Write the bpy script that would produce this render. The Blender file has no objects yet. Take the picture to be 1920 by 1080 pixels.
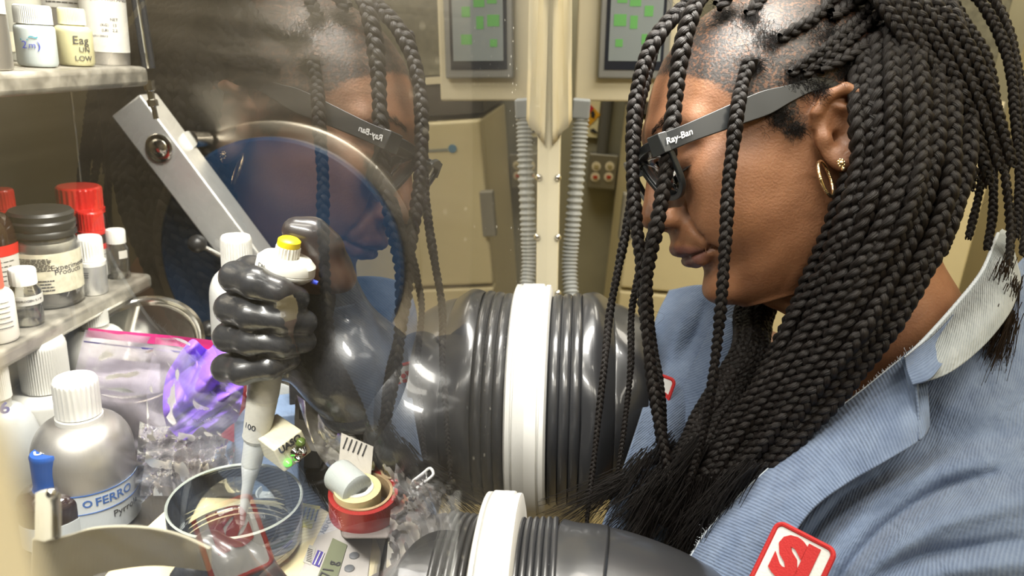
import bpy, bmesh, math, random
import numpy as np
from mathutils import Vector, Matrix
random.seed(7); np.random.seed(7)
SC = bpy.context.scene; COL = SC.collection
PI = math.pi

# ---------------------------------------------------------------- camera
F = 1387.0; VX, VY = 1090.0, 95.0; H0 = 1.45; TAU = math.radians(4.0)
_p = math.atan((540-VY)/F); _f = math.atan((VX-960)/F*math.cos(_p))
def w2g(v):
    v = np.asarray(v, float); c, s = math.cos(TAU), math.sin(TAU)
    return np.array([v[0]*c - v[2]*s, v[1], v[0]*s + v[2]*c])
_h = np.array([-math.sin(_f), math.cos(_f), 0])
CR = np.array([math.cos(_f), math.sin(_f), 0])
CD = _h*math.cos(_p) + np.array([0, 0, -math.sin(_p)])
CU = np.cross(CR, CD)
CR, CD, CU = w2g(CR), w2g(CD), w2g(CU)
O = np.array([0, 0, H0])
def ray(px, py): return CD + CR*((px-960)/F) + CU*((540-py)/F)
def C(px, py, cd): return O + ray(px, py)*cd                    # point at a camera depth
def PX(px, py, X): r = ray(px, py); return O + r*(X/r[0])
def PY(px, py, Y): r = ray(px, py); return O + r*(Y/r[1])
def PZ(px, py, Z): r = ray(px, py); return O + r*((Z-H0)/r[2])
def W(x, y, z): return O + w2g((x, y, z))                       # frame of the tilted window
cam = bpy.data.cameras.new('camera'); camo = bpy.data.objects.new('camera', cam); COL.objects.link(camo)
cam.sensor_width = 36; cam.lens = F/1920*36
cam.clip_start = 0.01
cam.dof.use_dof = True; cam.dof.focus_distance = 0.56; cam.dof.aperture_fstop = 9.5
M4 = Matrix.Identity(4)
for i in range(3):
    M4[i][0] = CR[i]; M4[i][1] = CU[i]; M4[i][2] = -CD[i]; M4[i][3] = O[i]
camo.matrix_world = M4
SC.camera = camo
SC.view_settings.view_transform = 'Standard'; SC.view_settings.look = 'None'
SC.view_settings.gamma = 1; SC.view_settings.use_curve_mapping = False
SC.view_settings.exposure = 0.0
SC.cycles.max_bounces = 10; SC.cycles.transparent_max_bounces = 24
SC.cycles.caustics_reflective = False; SC.cycles.caustics_refractive = False
SC.cycles.sample_clamp_indirect = 6.0
SC.cycles.use_denoising = True

# ---------------------------------------------------------------- world and lights
wd = bpy.data.worlds.new('world'); SC.world = wd; wd.use_nodes = True
wd.node_tree.nodes['Background'].inputs[0].default_value = (1, .94, .82, 1)
wd.node_tree.nodes['Background'].inputs[1].default_value = 0.19
def area(name, loc, to, sx, sy, e, col=(1, .93, .8)):
    l = bpy.data.lights.new(name, 'AREA'); l.shape = 'RECTANGLE'; l.size = sx; l.size_y = sy; l.energy = e; l.color = col
    o = bpy.data.objects.new(name, l); COL.objects.link(o); o.location = loc
    o.rotation_euler = (Vector(to)-Vector(loc)).to_track_quat('-Z', 'Y').to_euler()
    return o
LIGHTS = [
 area('ceiling_fluorescent_and_fill', (.6, .3, 2.62), (.5, .4, 1.0), 1.0, .3, 16),
 area('ceiling_fluorescent_and_fill', (.6, 1.5, 2.62), (.6, 1.5, 0), .3, 1.0, 13),
 area('ceiling_fluorescent_and_fill', (.4, -.9, 2.62), (.3, .3, 1.2), 1.0, .3, 16),
 area('ceiling_fluorescent_and_fill', (-.25, 1.45, 2.62), (.15, 2.1, 1.2), 1.0, .3, 14),  # added fill lamp, not a known fitting: brightens the dark far wall
 area('glovebox_tube_and_fill', (-.40, .35, H0+.36), (-.42, 1.06, H0-.12), .5, .1, 4.5, (1, .95, .85)),  # added fill with no real tube behind it, aimed at the far side panel
 area('glovebox_tube_and_fill', (-.36, .12, H0+.28), (-.20, .58, .98),   .4, .08, 2.3, (1, .97, .9)),  # added fill, lifts the shadow of hand and arm on the balance
 area('glovebox_tube_and_fill', (-.22, .62, H0+.38), (-.56, .66, .95), .14, .8, 11.0, (1, .97, .9)),
]

LIGHTS[5].data.spread = math.radians(70)
LIGHTS[6].data.spread = math.radians(96)

# ---------------------------------------------------------------- materials
MATS = {}
def _nt(name):
    m = bpy.data.materials.new(name); m.use_nodes = True
    nt = m.node_tree; return m, nt, nt.nodes['Principled BSDF']
def bump(nt, bs, scale, strength, dist=.001, detail=4, stretch=None, kind='noise'):
    tc = nt.nodes.new('ShaderNodeTexCoord'); mp = nt.nodes.new('ShaderNodeMapping')
    if stretch: mp.inputs['Scale'].default_value = stretch
    n = nt.nodes.new('ShaderNodeTexNoise'); n.inputs['Scale'].default_value = scale; n.inputs['Detail'].default_value = detail
    b = nt.nodes.new('ShaderNodeBump'); b.inputs['Strength'].default_value = strength; b.inputs['Distance'].default_value = dist
    nt.links.new(tc.outputs['Object'], mp.inputs[0]); nt.links.new(mp.outputs[0], n.inputs['Vector'])
    nt.links.new(n.outputs['Fac'], b.inputs['Height']); nt.links.new(b.outputs[0], bs.inputs['Normal'])
    return mp, n
def mat(name, col, rough=.5, metal=0, vary=0, vscale=30, col2=None, bmp=None, coat=0, sheen=0, sss=0, emit=0, stretch=None, trans=0, spec=None, alpha=1, rough2=None):
    if name in MATS: return MATS[name]
    m, nt, bs = _nt(name); L = nt.links
    c = (*col, 1)
    bs.inputs['Base Color'].default_value = c; bs.inputs['Roughness'].default_value = rough; bs.inputs['Metallic'].default_value = metal
    bs.inputs['Coat Weight'].default_value = coat; bs.inputs['Sheen Weight'].default_value = sheen
    bs.inputs['Transmission Weight'].default_value = trans; bs.inputs['Alpha'].default_value = alpha
    if spec is not None: bs.inputs['Specular IOR Level'].default_value = spec
    if sss: bs.inputs['Subsurface Weight'].default_value = sss; bs.inputs['Subsurface Radius'].default_value = (.006, .003, .0015)
    if emit: bs.inputs['Emission Color'].default_value = c; bs.inputs['Emission Strength'].default_value = emit
    tc = nt.nodes.new('ShaderNodeTexCoord'); mp = nt.nodes.new('ShaderNodeMapping')
    if stretch: mp.inputs['Scale'].default_value = stretch
    L.new(tc.outputs['Object'], mp.inputs[0])
    if vary or col2:
        n = nt.nodes.new('ShaderNodeTexNoise'); n.inputs['Scale'].default_value = vscale; n.inputs['Detail'].default_value = 5
        r = nt.nodes.new('ShaderNodeValToRGB'); L.new(mp.outputs[0], n.inputs['Vector']); L.new(n.outputs['Fac'], r.inputs[0])
        c2 = col2 or tuple(max(0, x*(1-vary)) for x in col)
        r.color_ramp.elements[0].position = .35; r.color_ramp.elements[1].position = .68
        r.color_ramp.elements[0].color = (*c2, 1); r.color_ramp.elements[1].color = c
        L.new(r.outputs[0], bs.inputs['Base Color'])
        if rough2 is not None:
            mr = nt.nodes.new('ShaderNodeMapRange'); mr.inputs[1].default_value = .35; mr.inputs[2].default_value = .65
            mr.inputs[3].default_value = rough; mr.inputs[4].default_value = rough2
            L.new(n.outputs['Fac'], mr.inputs[0]); L.new(mr.outputs[0], bs.inputs['Roughness'])
    if bmp:
        n = nt.nodes.new('ShaderNodeTexNoise'); n.inputs['Scale'].default_value = bmp[0]; n.inputs['Detail'].default_value = 4
        b = nt.nodes.new('ShaderNodeBump'); b.inputs['Strength'].default_value = bmp[1]; b.inputs['Distance'].default_value = bmp[2] if len(bmp) > 2 else .001
        L.new(mp.outputs[0], n.inputs['Vector']); L.new(n.outputs['Fac'], b.inputs['Height']); L.new(b.outputs[0], bs.inputs['Normal'])
    MATS[name] = m; return m
def thin_glass(name, tint=(1, 1, 1), haze=0.0, hazecol=(.9, .9, .9), ior=1.5, rough=.02, double=True, bmp=None, extra=0.0):
    """clear pane or wall of a vessel: transparent plus Fresnel reflection, with an optional milky share"""
    if name in MATS: return MATS[name]
    m = bpy.data.materials.new(name); m.use_nodes = True; nt = m.node_tree; N = nt.nodes; L = nt.links; N.clear()
    out = N.new('ShaderNodeOutputMaterial'); tr = N.new('ShaderNodeBsdfTransparent'); tr.inputs[0].default_value = (*tint, 1)
    gl = N.new('ShaderNodeBsdfGlossy'); gl.inputs['Roughness'].default_value = rough; gl.inputs[0].default_value = (1, 1, 1, 1)
    fr = N.new('ShaderNodeFresnel'); fr.inputs[0].default_value = ior
    fac = fr.outputs[0]
    if bmp:
        tc = N.new('ShaderNodeTexCoord'); n = N.new('ShaderNodeTexNoise'); n.inputs['Scale'].default_value = bmp[0]; n.inputs['Detail'].default_value = 3
        b = N.new('ShaderNodeBump'); b.inputs['Strength'].default_value = bmp[1]; b.inputs['Distance'].default_value = bmp[2]
        L.new(tc.outputs['Object'], n.inputs['Vector']); L.new(n.outputs['Fac'], b.inputs['Height'])
        L.new(b.outputs[0], gl.inputs['Normal']); L.new(b.outputs[0], fr.inputs['Normal'])
    if double:      # both faces of the pane together: 2R/(1+R)
        a = N.new('ShaderNodeMath'); a.operation = 'MULTIPLY'; a.inputs[1].default_value = 2; L.new(fac, a.inputs[0])
        c = N.new('ShaderNodeMath'); c.operation = 'ADD'; c.inputs[1].default_value = 1; L.new(fac, c.inputs[0])
        d = N.new('ShaderNodeMath'); d.operation = 'DIVIDE'; L.new(a.outputs[0], d.inputs[0]); L.new(c.outputs[0], d.inputs[1]); fac = d.outputs[0]
    base = tr.outputs[0]
    if haze:
        df = N.new('ShaderNodeBsdfDiffuse'); df.inputs[0].default_value = (*hazecol, 1)
        tl = N.new('ShaderNodeBsdfTranslucent'); tl.inputs[0].default_value = (*hazecol, 1)
        mm = N.new('ShaderNodeMixShader'); mm.inputs[0].default_value = .5; L.new(df.outputs[0], mm.inputs[1]); L.new(tl.outputs[0], mm.inputs[2])
        mh = N.new('ShaderNodeMixShader'); mh.inputs[0].default_value = haze; L.new(base, mh.inputs[1]); L.new(mm.outputs[0], mh.inputs[2]); base = mh.outputs[0]
    mx = N.new('ShaderNodeMixShader'); L.new(fac, mx.inputs[0]); L.new(base, mx.inputs[1]); L.new(gl.outputs[0], mx.inputs[2])
    L.new(mx.outputs[0], out.inputs[0]); MATS[name] = m; return m

# ---------------------------------------------------------------- mesh helpers
def lerp(a, b, t): return a + (b-a)*t
class MB:
    def __init__(s): s.v = []; s.f = []; s.mi = []; s.cur = 0
    def add(s, vs, fs):
        k = len(s.v); s.v += [tuple(map(float, p)) for p in vs]; s.f += [tuple(i+k for i in f) for f in fs]; s.mi += [s.cur]*len(fs); return s
    def box(s, a, b, rot=None, about=None):
        (x0, y0, z0), (x1, y1, z1) = a, b
        vs = [(x, y, z) for z in (z0, z1) for y in (y0, y1) for x in (x0, x1)]
        if rot is not None:
            c = Vector(about if about is not None else ((x0+x1)/2, (y0+y1)/2, (z0+z1)/2)); vs = [tuple(rot @ (Vector(p)-c) + c) for p in vs]
        return s.add(vs, [(0, 2, 3, 1), (4, 5, 7, 6), (0, 1, 5, 4), (2, 6, 7, 3), (0, 4, 6, 2), (1, 3, 7, 5)])
    def hexa(s, p8): return s.add(p8, [(0, 2, 3, 1), (4, 5, 7, 6), (0, 1, 5, 4), (2, 6, 7, 3), (0, 4, 6, 2), (1, 3, 7, 5)])
    def lathe(s, prof, n=48, axis=None, org=(0, 0, 0), flute=None, close=True):
        """prof: list of (r, z); flute=(i0,i1,count,depth) ridges between profile indices"""
        vs, fs = [], []
        Q = frame(axis) if axis is not None else np.eye(3); o = np.asarray(org, float)
        for i, (r, z) in enumerate(prof):
            for k in range(n):
                a = 2*PI*k/n; rr = r
                if flute and flute[0] <= i <= flute[1]: rr = r - flute[3]*(0.5+0.5*math.cos(a*flute[2]))
                vs.append(o + Q @ np.array([rr*math.cos(a), rr*math.sin(a), z]))
        for i in range(len(prof)-1):
            for k in range(n): fs.append((i*n+k, i*n+(k+1) % n, (i+1)*n+(k+1) % n, (i+1)*n+k))
        if close:
            if prof[0][0] > 1e-6: fs.append(tuple(range(n))[::-1])
            if prof[-1][0] > 1e-6: fs.append(tuple((len(prof)-1)*n+k for k in range(n)))
        return s.add(vs, fs)
    def cyl(s, p0, p1, r0, r1=None, n=24):
        p0 = np.asarray(p0, float); p1 = np.asarray(p1, float); L = np.linalg.norm(p1-p0)
        return s.lathe([(r0, 0), (r1 if r1 is not None else r0, L)], n, p1-p0, p0)
    def tube(s, pts, r, n=10, cap=True, closed=False):
        pts = np.asarray(pts, float); m = len(pts); rs = r if hasattr(r, '__len__') else [r]*m
        T = np.gradient(pts, axis=0) if not closed else (np.roll(pts, -1, 0)-np.roll(pts, 1, 0))
        T /= np.linalg.norm(T, axis=1)[:, None]+1e-12
        nn = np.cross(T[0], (0, 0, 1.)); 
        if np.linalg.norm(nn) < .1: nn = np.cross(T[0], (1., 0, 0))
        vs, fs = [], []
        for i in range(m):
            nn = nn - T[i]*(nn @ T[i]); nn /= np.linalg.norm(nn); b = np.cross(T[i], nn)
            for k in range(n): a = 2*PI*k/n; vs.append(pts[i]+rs[i]*(math.cos(a)*nn+math.sin(a)*b))
        for i in range(m if closed else m-1):
            j = (i+1) % m
            for k in range(n): fs.append((i*n+k, i*n+(k+1) % n, j*n+(k+1) % n, j*n+k))
        if cap and not closed: fs += [tuple(range(n))[::-1], tuple((m-1)*n+k for k in range(n))]
        return s.add(vs, fs)
    def sphere(s, c, r, n=20, m=12, sc=(1, 1, 1)):
        prof = [(r*math.sin(PI*i/m), -r*math.cos(PI*i/m)) for i in range(m+1)]
        k = len(s.v); s.lathe(prof, n, close=False)
        for i in range(k, len(s.v)): x, y, z = s.v[i]; s.v[i] = (c[0]+x*sc[0], c[1]+y*sc[1], c[2]+z*sc[2])
        return s
    def grid(s, P):
        """P: array rows x cols x 3"""
        a, b = P.shape[:2]; vs = P.reshape(-1, 3)
        return s.add(vs, [(i*b+j, i*b+j+1, (i+1)*b+j+1, (i+1)*b+j) for i in range(a-1) for j in range(b-1)])
    def poly(s, pts, ext):
        """planar polygon extruded by vector ext"""
        n = len(pts); pts = [np.asarray(p, float) for p in pts]; e = np.asarray(ext, float)
        vs = pts+[p+e for p in pts]
        return s.add(vs, [tuple(range(n))[::-1], tuple(range(n, 2*n))]+[(i, (i+1) % n, n+(i+1) % n, n+i) for i in range(n)])
    def build(s, name, m, parent=None, smooth=True, bevel=0, subd=0, solid=0, auto=True, label=None, origin=None, weld=False):
        me = bpy.data.meshes.new(name)
        v = np.array(s.v)
        if parent is None:
            if origin is None: origin = np.array([(v[:, 0].min()+v[:, 0].max())/2, (v[:, 1].min()+v[:, 1].max())/2, v[:, 2].min()])
        else: origin = np.array(parent['org']) if origin is None else np.asarray(origin)
        me.from_pydata([tuple(p) for p in v-origin], [], s.f); me.update()
        for mm in (m if isinstance(m, (list, tuple)) else [m]): me.materials.append(mm)
        if isinstance(m, (list, tuple)): me.polygons.foreach_set('material_index', s.mi)
        if smooth:
            me.polygons.foreach_set('use_smooth', [True]*len(me.polygons))
            if auto: me.set_sharp_from_angle(angle=math.radians(38))
        bm = bmesh.new(); bm.from_mesh(me); 
        if weld: bmesh.ops.remove_doubles(bm, verts=bm.verts, dist=1e-5)
        bmesh.ops.recalc_face_normals(bm, faces=bm.faces); bm.to_mesh(me); bm.free()
        o = bpy.data.objects.new(name, me); COL.objects.link(o)
        o['org'] = [float(x) for x in origin]
        if parent is None: o.location = origin
        else: o.parent = parent; po = np.array(parent['org']); o.location = origin-po
        if bevel: b = o.modifiers.new('b', 'BEVEL'); b.width = bevel; b.segments = 3; b.limit_method = 'ANGLE'; b.angle_limit = math.radians(40)
        if solid: b = o.modifiers.new('s', 'SOLIDIFY'); b.thickness = solid; b.offset = 0
        if subd: b = o.modifiers.new('d', 'SUBSURF'); b.levels = subd; b.render_levels = subd
        if label: o['label'] = label
        return o
def frame(axis, up=None):
    z = np.asarray(axis, float); z = z/np.linalg.norm(z)
    u = np.asarray(up, float) if up is not None else (np.array([0, 0, 1.]) if abs(z[2]) < .9 else np.array([1., 0, 0]))
    if abs(z[2]) >= .999 and up is None: return np.eye(3) if z[2] > 0 else np.diag([1., -1, -1])
    x = np.cross(u, z); x /= np.linalg.norm(x); return np.column_stack([x, np.cross(z, x), z])
def thing(name, loc, label, cat, group=None):
    o = bpy.data.objects.new(name, None); COL.objects.link(o); o.empty_display_size = .02
    o.location = loc; o['org'] = [float(x) for x in loc]; return tag(o, label, cat, group)
def tag(o, label=None, cat=None, group=None, kind=None):
    if label: o['label'] = label
    if cat: o['category'] = cat
    if group: o['group'] = group
    if kind: o['kind'] = kind
    return o
def spline(pts, n):
    """Catmull-Rom through pts, n samples"""
    P = np.asarray(pts, float); m = len(P); P = np.vstack([2*P[0]-P[1], P, 2*P[-1]-P[-2]])
    t = np.linspace(0, m-1-1e-9, n); i = t.astype(int); u = (t-i)[:, None]
    a, b, c, d = P[i], P[i+1], P[i+2], P[i+3]
    return .5*((2*b)+(-a+c)*u+(2*a-5*b+4*c-d)*u**2+(-a+3*b-3*c+d)*u**3)
def text_mesh(txt, size, bold=0.0, extrude=0.0):
    """text as (verts, faces), centred, in the xy plane"""
    cu = bpy.data.curves.new('t', 'FONT'); cu.body = txt; cu.size = size; cu.align_x = 'CENTER'; cu.align_y = 'CENTER'; cu.offset = bold; cu.extrude = extrude; cu.resolution_u = 3
    o = bpy.data.objects.new('t', cu); COL.objects.link(o); dg = bpy.context.evaluated_depsgraph_get(); dg.update()
    me = o.evaluated_get(dg).to_mesh()
    v = [tuple(q.co) for q in me.vertices]; f = [tuple(q.vertices) for q in me.polygons]
    o.evaluated_get(dg).to_mesh_clear(); bpy.data.objects.remove(o); bpy.data.curves.remove(cu)
    return v, f
def text_flat(mb, txt, size, org, xdir, ydir, bold=0, off=.0004, sx=1, ext=.0002):
    v, f = text_mesh(txt, size, bold, ext); x = np.asarray(xdir, float); y = np.asarray(ydir, float); z = np.cross(x, y); o = np.asarray(org, float)
    mb.add([o+x*a*sx+y*b+z*(c+off) for a, b, c in v], f)
def text_cyl(mb, txt, size, R, ang, z, org=(0, 0, 0), bold=0, off=.0004, ext=.0002, sx=1):
    """text wrapped round a vertical cylinder, centred at angle ang (radians)"""
    v, f = text_mesh(txt, size, bold, ext)
    mb.add([(org[0]+(R+off+c)*math.cos(ang+a*sx/R), org[1]+(R+off+c)*math.sin(ang+a*sx/R), org[2]+z+b) for a, b, c in v], f)
def label_cyl(mb, R, a0, a1, z0, z1, org=(0, 0, 0), off=.0003, n=20, th=.0003):
    A = np.linspace(a0, a1, n)
    ring = lambda r, z: [(org[0]+r*math.cos(a), org[1]+r*math.sin(a), org[2]+z) for a in A]
    vs = ring(R+off, z0)+ring(R+off, z1)+ring(R+off+th, z0)+ring(R+off+th, z1); fs = []
    for i in range(n-1):
        fs += [(i, n+i, n+i+1, i+1), (2*n+i, 2*n+i+1, 3*n+i+1, 3*n+i), (i, i+1, 2*n+i+1, 2*n+i), (n+i, 3*n+i, 3*n+i+1, n+i+1)]
    fs += [(0, 2*n, 3*n, n), (n-1, 2*n-1, 4*n-1, 3*n-1)]
    mb.add(vs, fs)
def lines_cyl(mb, R, ang, w, z0, z1, rows, org=(0, 0, 0), h=.0009, off=.0007):
    """rows of small print as broken fine lines"""
    for i in range(rows):
        z = lerp(z1, z0, i/max(1, rows-1)); a = ang-w/2; e = ang+w/2*random.uniform(.7, 1)
        while a < e:
            b = min(e, a+random.uniform(.05, .16)*w); label_cyl(mb, R, a, b, z-h/2, z+h/2, org, off, 4, .00015); a = b+.02*w
# ================================================================ SETTING: room
WALLY, WALLX, CEIL = 2.15, 1.15, 2.7
m_wall = mat('olive_wall', (.36, .34, .235), .6, vary=.12, vscale=8)
m_cream_wall = mat('cream_wall', (.62, .53, .30), .6, vary=.08, vscale=4)
def struct(name, a, b, m):
    return tag(MB().box(a, b).build(name, m, smooth=False), kind='structure')
struct('floor', (-1.5, -2.2, -.05), (WALLX+.1, WALLY+.1, 0), mat('floor_vinyl', (.42, .36, .24), .4, vary=.2, vscale=12))
struct('ceiling', (-1.5, -2.2, CEIL), (WALLX+.1, WALLY+.1, CEIL+.05), mat('ceiling_tile', (.75, .72, .62), .8, vary=.05))
struct('wall_far', (-1.5, WALLY, 0), (WALLX, WALLY+.1, CEIL), m_wall)
struct('wall_right', (WALLX, -2.2, 0), (WALLX+.1, WALLY+.1, CEIL), m_cream_wall)
struct('wall_left', (-1.6, -2.2, 0), (-1.5, WALLY+.1, CEIL), m_cream_wall)
struct('wall_behind', (-1.5, -2.3, 0), (WALLX, -2.2, CEIL), m_cream_wall)

# ================================================================ GLOVEBOX
m_cream = mat('cream_paint', (.80, .74, .55), .45, vary=.04, vscale=20)
m_steel = mat('brushed_steel', (.33, .30, .25), .30, 1.0, vary=.18, vscale=8, stretch=(.3, .3, 3.5), bmp=(40, .22, .0005), rough2=.42)
m_shelf = mat('shelf_steel', (.40, .375, .32), .38, .75, vary=.3, vscale=60, bmp=(140, .25, .0005), rough2=.6)
m_alu = mat('aluminium', (.66, .66, .64), .38, .6, vary=.08, vscale=40)
m_chrome = mat('chrome', (.75, .74, .70), .12, 1.0)
m_white = mat('white_plastic', (.64, .64, .62), .4)
m_blackp = mat('black_plastic', (.015, .015, .016), .35)
m_rubber = mat('black_rubber', (.022, .023, .026), .33, coat=.35, bmp=(90, .15, .0008))
m_steelw = mat('glass_window', (.8, .8, .8))
GF = H0-.47                      # glovebox floor level
BX = float(PY(195, 300, 1.06)[0])
SY = 1.06
gb = thing('glovebox', (-.38, .5, 0), 'stainless steel glovebox with clear front window and two round glove ports', 'glovebox')
MB().box((BX-.01, -.12, GF-.02), (BX, SY, GF+.95)).build('back_panel', m_steel, gb, smooth=False)
MB().box((BX-.01, SY, GF-.02), (-.075, SY+.012, GF+.95)).build('side_panel', m_steel, gb, smooth=False)
MB().box((BX-.01, -.132, GF-.02), (-.11, -.12, GF+.95)).build('end_panel', m_steel, gb, smooth=False)
MB().box((BX-.01, -.12, GF-.02), (-.02, SY, GF)).build('floor_panel', m_steel, gb, smooth=False)
MB().box((BX-.01, -.12, GF+.93), (-.10, SY, GF+.95)).build('top_panel', m_steel, gb, smooth=False)
MB().box((BX, -.10, .0), (-.06, SY, GF-.03)).build('stand', m_cream, gb, smooth=False)
MB().cyl((BX+.0016, SY-.06, GF), (BX+.0016, SY-.06, GF+.6), .0012, n=8).build('panel_seam', m_chrome, gb)
# the clear front window, leaning away from the user; dust and fine splashes on the outer face
def window_mat():
    m = thin_glass('window_acrylic', (.97, .97, .95), ior=1.38, rough=.0)
    nt = m.node_tree; N = nt.nodes; L = nt.links
    tc = N.new('ShaderNodeTexCoord')
    vo = N.new('ShaderNodeTexVoronoi'); vo.inputs['Scale'].default_value = 170; L.new(tc.outputs['Object'], vo.inputs['Vector'])
    n2 = N.new('ShaderNodeTexNoise'); n2.inputs['Scale'].default_value = 7; L.new(tc.outputs['Object'], n2.inputs['Vector'])
    n3 = N.new('ShaderNodeTexWhiteNoise'); L.new(vo.outputs['Position'], n3.inputs[0])
    def math_(op, a, b): 
        q = N.new('ShaderNodeMath'); q.operation = op
        for i, s in enumerate((a, b)):
            if isinstance(s, (int, float)): q.inputs[i].default_value = s
            else: L.new(s, q.inputs[i])
        return q.outputs[0]
    near = math_('LESS_THAN', vo.outputs['Distance'], .13); some = math_('GREATER_THAN', n3.outputs['Value'], .74)
    pat = math_('GREATER_THAN', n2.outputs['Fac'], .52)
    f = math_('MULTIPLY', math_('MULTIPLY', near, some), math_('MULTIPLY', pat, .7))
    haze = math_('MULTIPLY', n2.outputs['Fac'], .035)
    f = math_('ADD', f, haze)
    df = N.new('ShaderNodeBsdfDiffuse'); df.inputs[0].default_value = (.9, .88, .8, 1)
    out = [n for n in N if n.type == 'OUTPUT_MATERIAL'][0]; src = out.inputs[0].links[0].from_socket
    mx = N.new('ShaderNodeMixShader'); L.new(f, mx.inputs[0]); L.new(src, mx.inputs[1]); L.new(df.outputs[0], mx.inputs[2]); L.new(mx.outputs[0], out.inputs[0])
    return m
m_win = window_mat()
m_clear = thin_glass('clear_edge', (1, 1, 1), ior=1.01, double=False)
WD = -.042
def wbox(mb, a, b):
    (x0, y0, z0), (x1, y1, z1) = a, b
    return mb.hexa([W(x, y, z) for z in (z0, z1) for y in (y0, y1) for x in (x0, x1)])
w = MB(); wbox(w, (WD-.006, .030, -.62), (WD, SY-.005, .52)); w.mi = [0, 0, 0, 0, 0, 1]
w.build('window_pane', [m_clear, m_win], gb, smooth=False)
fr = MB(); wbox(fr, (WD-.03, SY-.005, -.62), (WD+.016, SY+.035, .52))
fb = fr.build('window_frame', m_cream, gb, smooth=False, bevel=.002)
for y in (333, 445, 550):
    p = PY(1046, y, SY-.006)
    MB().lathe([(.0052, 0), (.0052, .0015), (.0038, .0035), (.0016, .0046), (0, .0048)], 20, (0, -1, 0), p+np.array([0, .001, 0])).build('screw', m_chrome, fb)
# near end of the frame, out of focus beside the lens
fr = MB()
a = [W(WD+x, y, z) for z in (-.60, -.015) for y in (.010, .0406) for x in (-.03, .006)]
fr.hexa(a); fr.build('window_frame', m_cream, gb, smooth=False, bevel=.002)
# ---- shelves on the back panel
def shelf(x1, y1, zt, th, y0=-.08):
    m = MB(); m.box((BX+.002, y0, zt-th), (x1, y1, zt)); return m.build('shelf', m_shelf, gb, bevel=.006)
s1c = PY(279, 125, .86); s2c = PY(286, 512, .86)
SH1, SH2 = float(s1c[2]), float(s2c[2])
print('shelf corners', s1c, s2c, PY(0, 133, .4), PY(38, 645, .42), 'BX', BX, 'GF', GF)
shelf(float(s1c[0]), .86, SH1, .022); shelf(float(s2c[0]), .86, SH2, .020)
# suspension rods of the upper shelf
for dx, m_ in ((0, m_blackp), (.012, m_chrome), (.020, m_blackp)):
    p0 = PY(272+dx*700, 128, .862); p1 = PY(246+dx*700, -40, .862)
    MB().cyl(p0, p1, .0035, n=12).build('shelf_rod', m_, gb)
p0 = PY(277, 150, .862)
MB().lathe([(.006, 0), (.006, .012), (.004, .013), (.004, .022), (.006, .023), (.006, .03), (.003, .031), (.003, .045)], 6, (.15, 0, -1), p0).build('rod_nut', m_chrome, gb)
# ---- antechamber door: blue disc, crossbar, pivot and handle, on the far side panel
m_blue = mat('navy_disc', (.006, .034, .088), .38, vary=.2, vscale=6)
dc = PY(524, 497, SY-.03); rr = float(np.linalg.norm(PY(524+231, 497, SY-.03)-dc))
print('disc', dc, rr)
ad = MB().lathe([(rr-.004, 0), (rr, .003), (rr, .014), (rr-.004, .018), (rr-.03, .018), (rr-.033, .0165), (0, .0165)], 96, (0, -1, 0), (dc[0], SY-.008, dc[2])).build('antechamber_door', m_blue, gb)
MB().lathe([(rr+.022, 0), (rr+.022, .006), (rr+.018, .008), (rr-.01, .008), (rr-.01, 0)], 96, (0, -1, 0), (dc[0], SY, dc[2]), close=False).build('antechamber_flange', m_steel, gb)
YB = SY-.085
bar0 = PY(262, 220, YB); bar1 = PY(500, 535, YB); ax = bar1-bar0; ax /= np.linalg.norm(ax); sd = np.cross(ax, (0, 1, 0)); sd /= np.linalg.norm(sd)
hw = .027
def barbox(mb, a, b, h, y0, y1):
    return mb.hexa([p+s*h*sd+np.array([0, y, 0]) for p in (a, b) for y in (y0, y1) for s in (-1, 1)])
cb = MB(); barbox(cb, bar0-ax*.02, bar1+ax*.2, hw, -.012, .03)
cb = cb.build('crossbar', m_alu, ad, bevel=.003)
pv = PY(300, 277, YB-.012)
MB().lathe([(.019, 0), (.019, .003), (.0175, .004), (.013, .004), (.013, .0025), (.012, .006), (.006, .0095), (0, .010)], 32, (0, -1, 0), pv).build('pivot_bolt', m_chrome, ad)
MB().cyl(PY(355, 262, YB+.02), PY(385, 262, YB+.07), .012).build('pivot_post', m_chrome, ad)
h0 = PY(370, 457, YB-.03); h1 = PY(470, 510, YB-.01)
MB().cyl(h0, h1, .0035, n=14).build('handle_rod', m_chrome, ad)
MB().sphere(h0, .0125).build('handle_knob', m_blackp, ad)
h0 = PY(392, 616, YB-.02); h1 = PY(440, 570, YB-.01)
MB().cyl(h0, h1, .0035, n=14).build('handle_rod', m_chrome, ad)
MB().sphere(h0, .0125).build('handle_knob', m_blackp, ad)

# ---- glove ports
def wl(prof, cy, cz, n=96, wob=0):
    """lathe about the window normal: prof of (r, x) measured from the outer face"""
    m = MB(); ax_ = w2g((1, 0, 0)); m.lathe(prof, n, ax_, W(WD, cy, cz), close=False)
    if wob:
        c = W(WD, cy, cz); q = []
        for v in m.v:
            d = np.array(v)-c; t = d @ ax_; r = d-ax_*t; a = math.atan2(r[2], r[1])
            k = 1+wob*min(1, max(0, (t-.02)/.04))*(.6*math.sin(3*a+60*t)+.4*math.sin(7*a-90*t+1))
            q.append(tuple(c+ax_*t+r*k))
        m.v = q
    return m
def port(cy, cz, r, out, parent=gb):
    wl([(r, 0.0), (r, out*.55), (r-.003, out*.6), (r-.003, out*.66), (r-.001, out*.7), (r-.001, out*.9), (r-.006, out), (r-.018, out), (r-.018, 0)], cy, cz).build('port_ring', m_white, parent)
    wl([(r-.0015, -.0075), (r-.0015, -.02), (r-.018, -.022), (r-.018, -.0075)], cy, cz).build('port_ring', m_white, parent)
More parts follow.
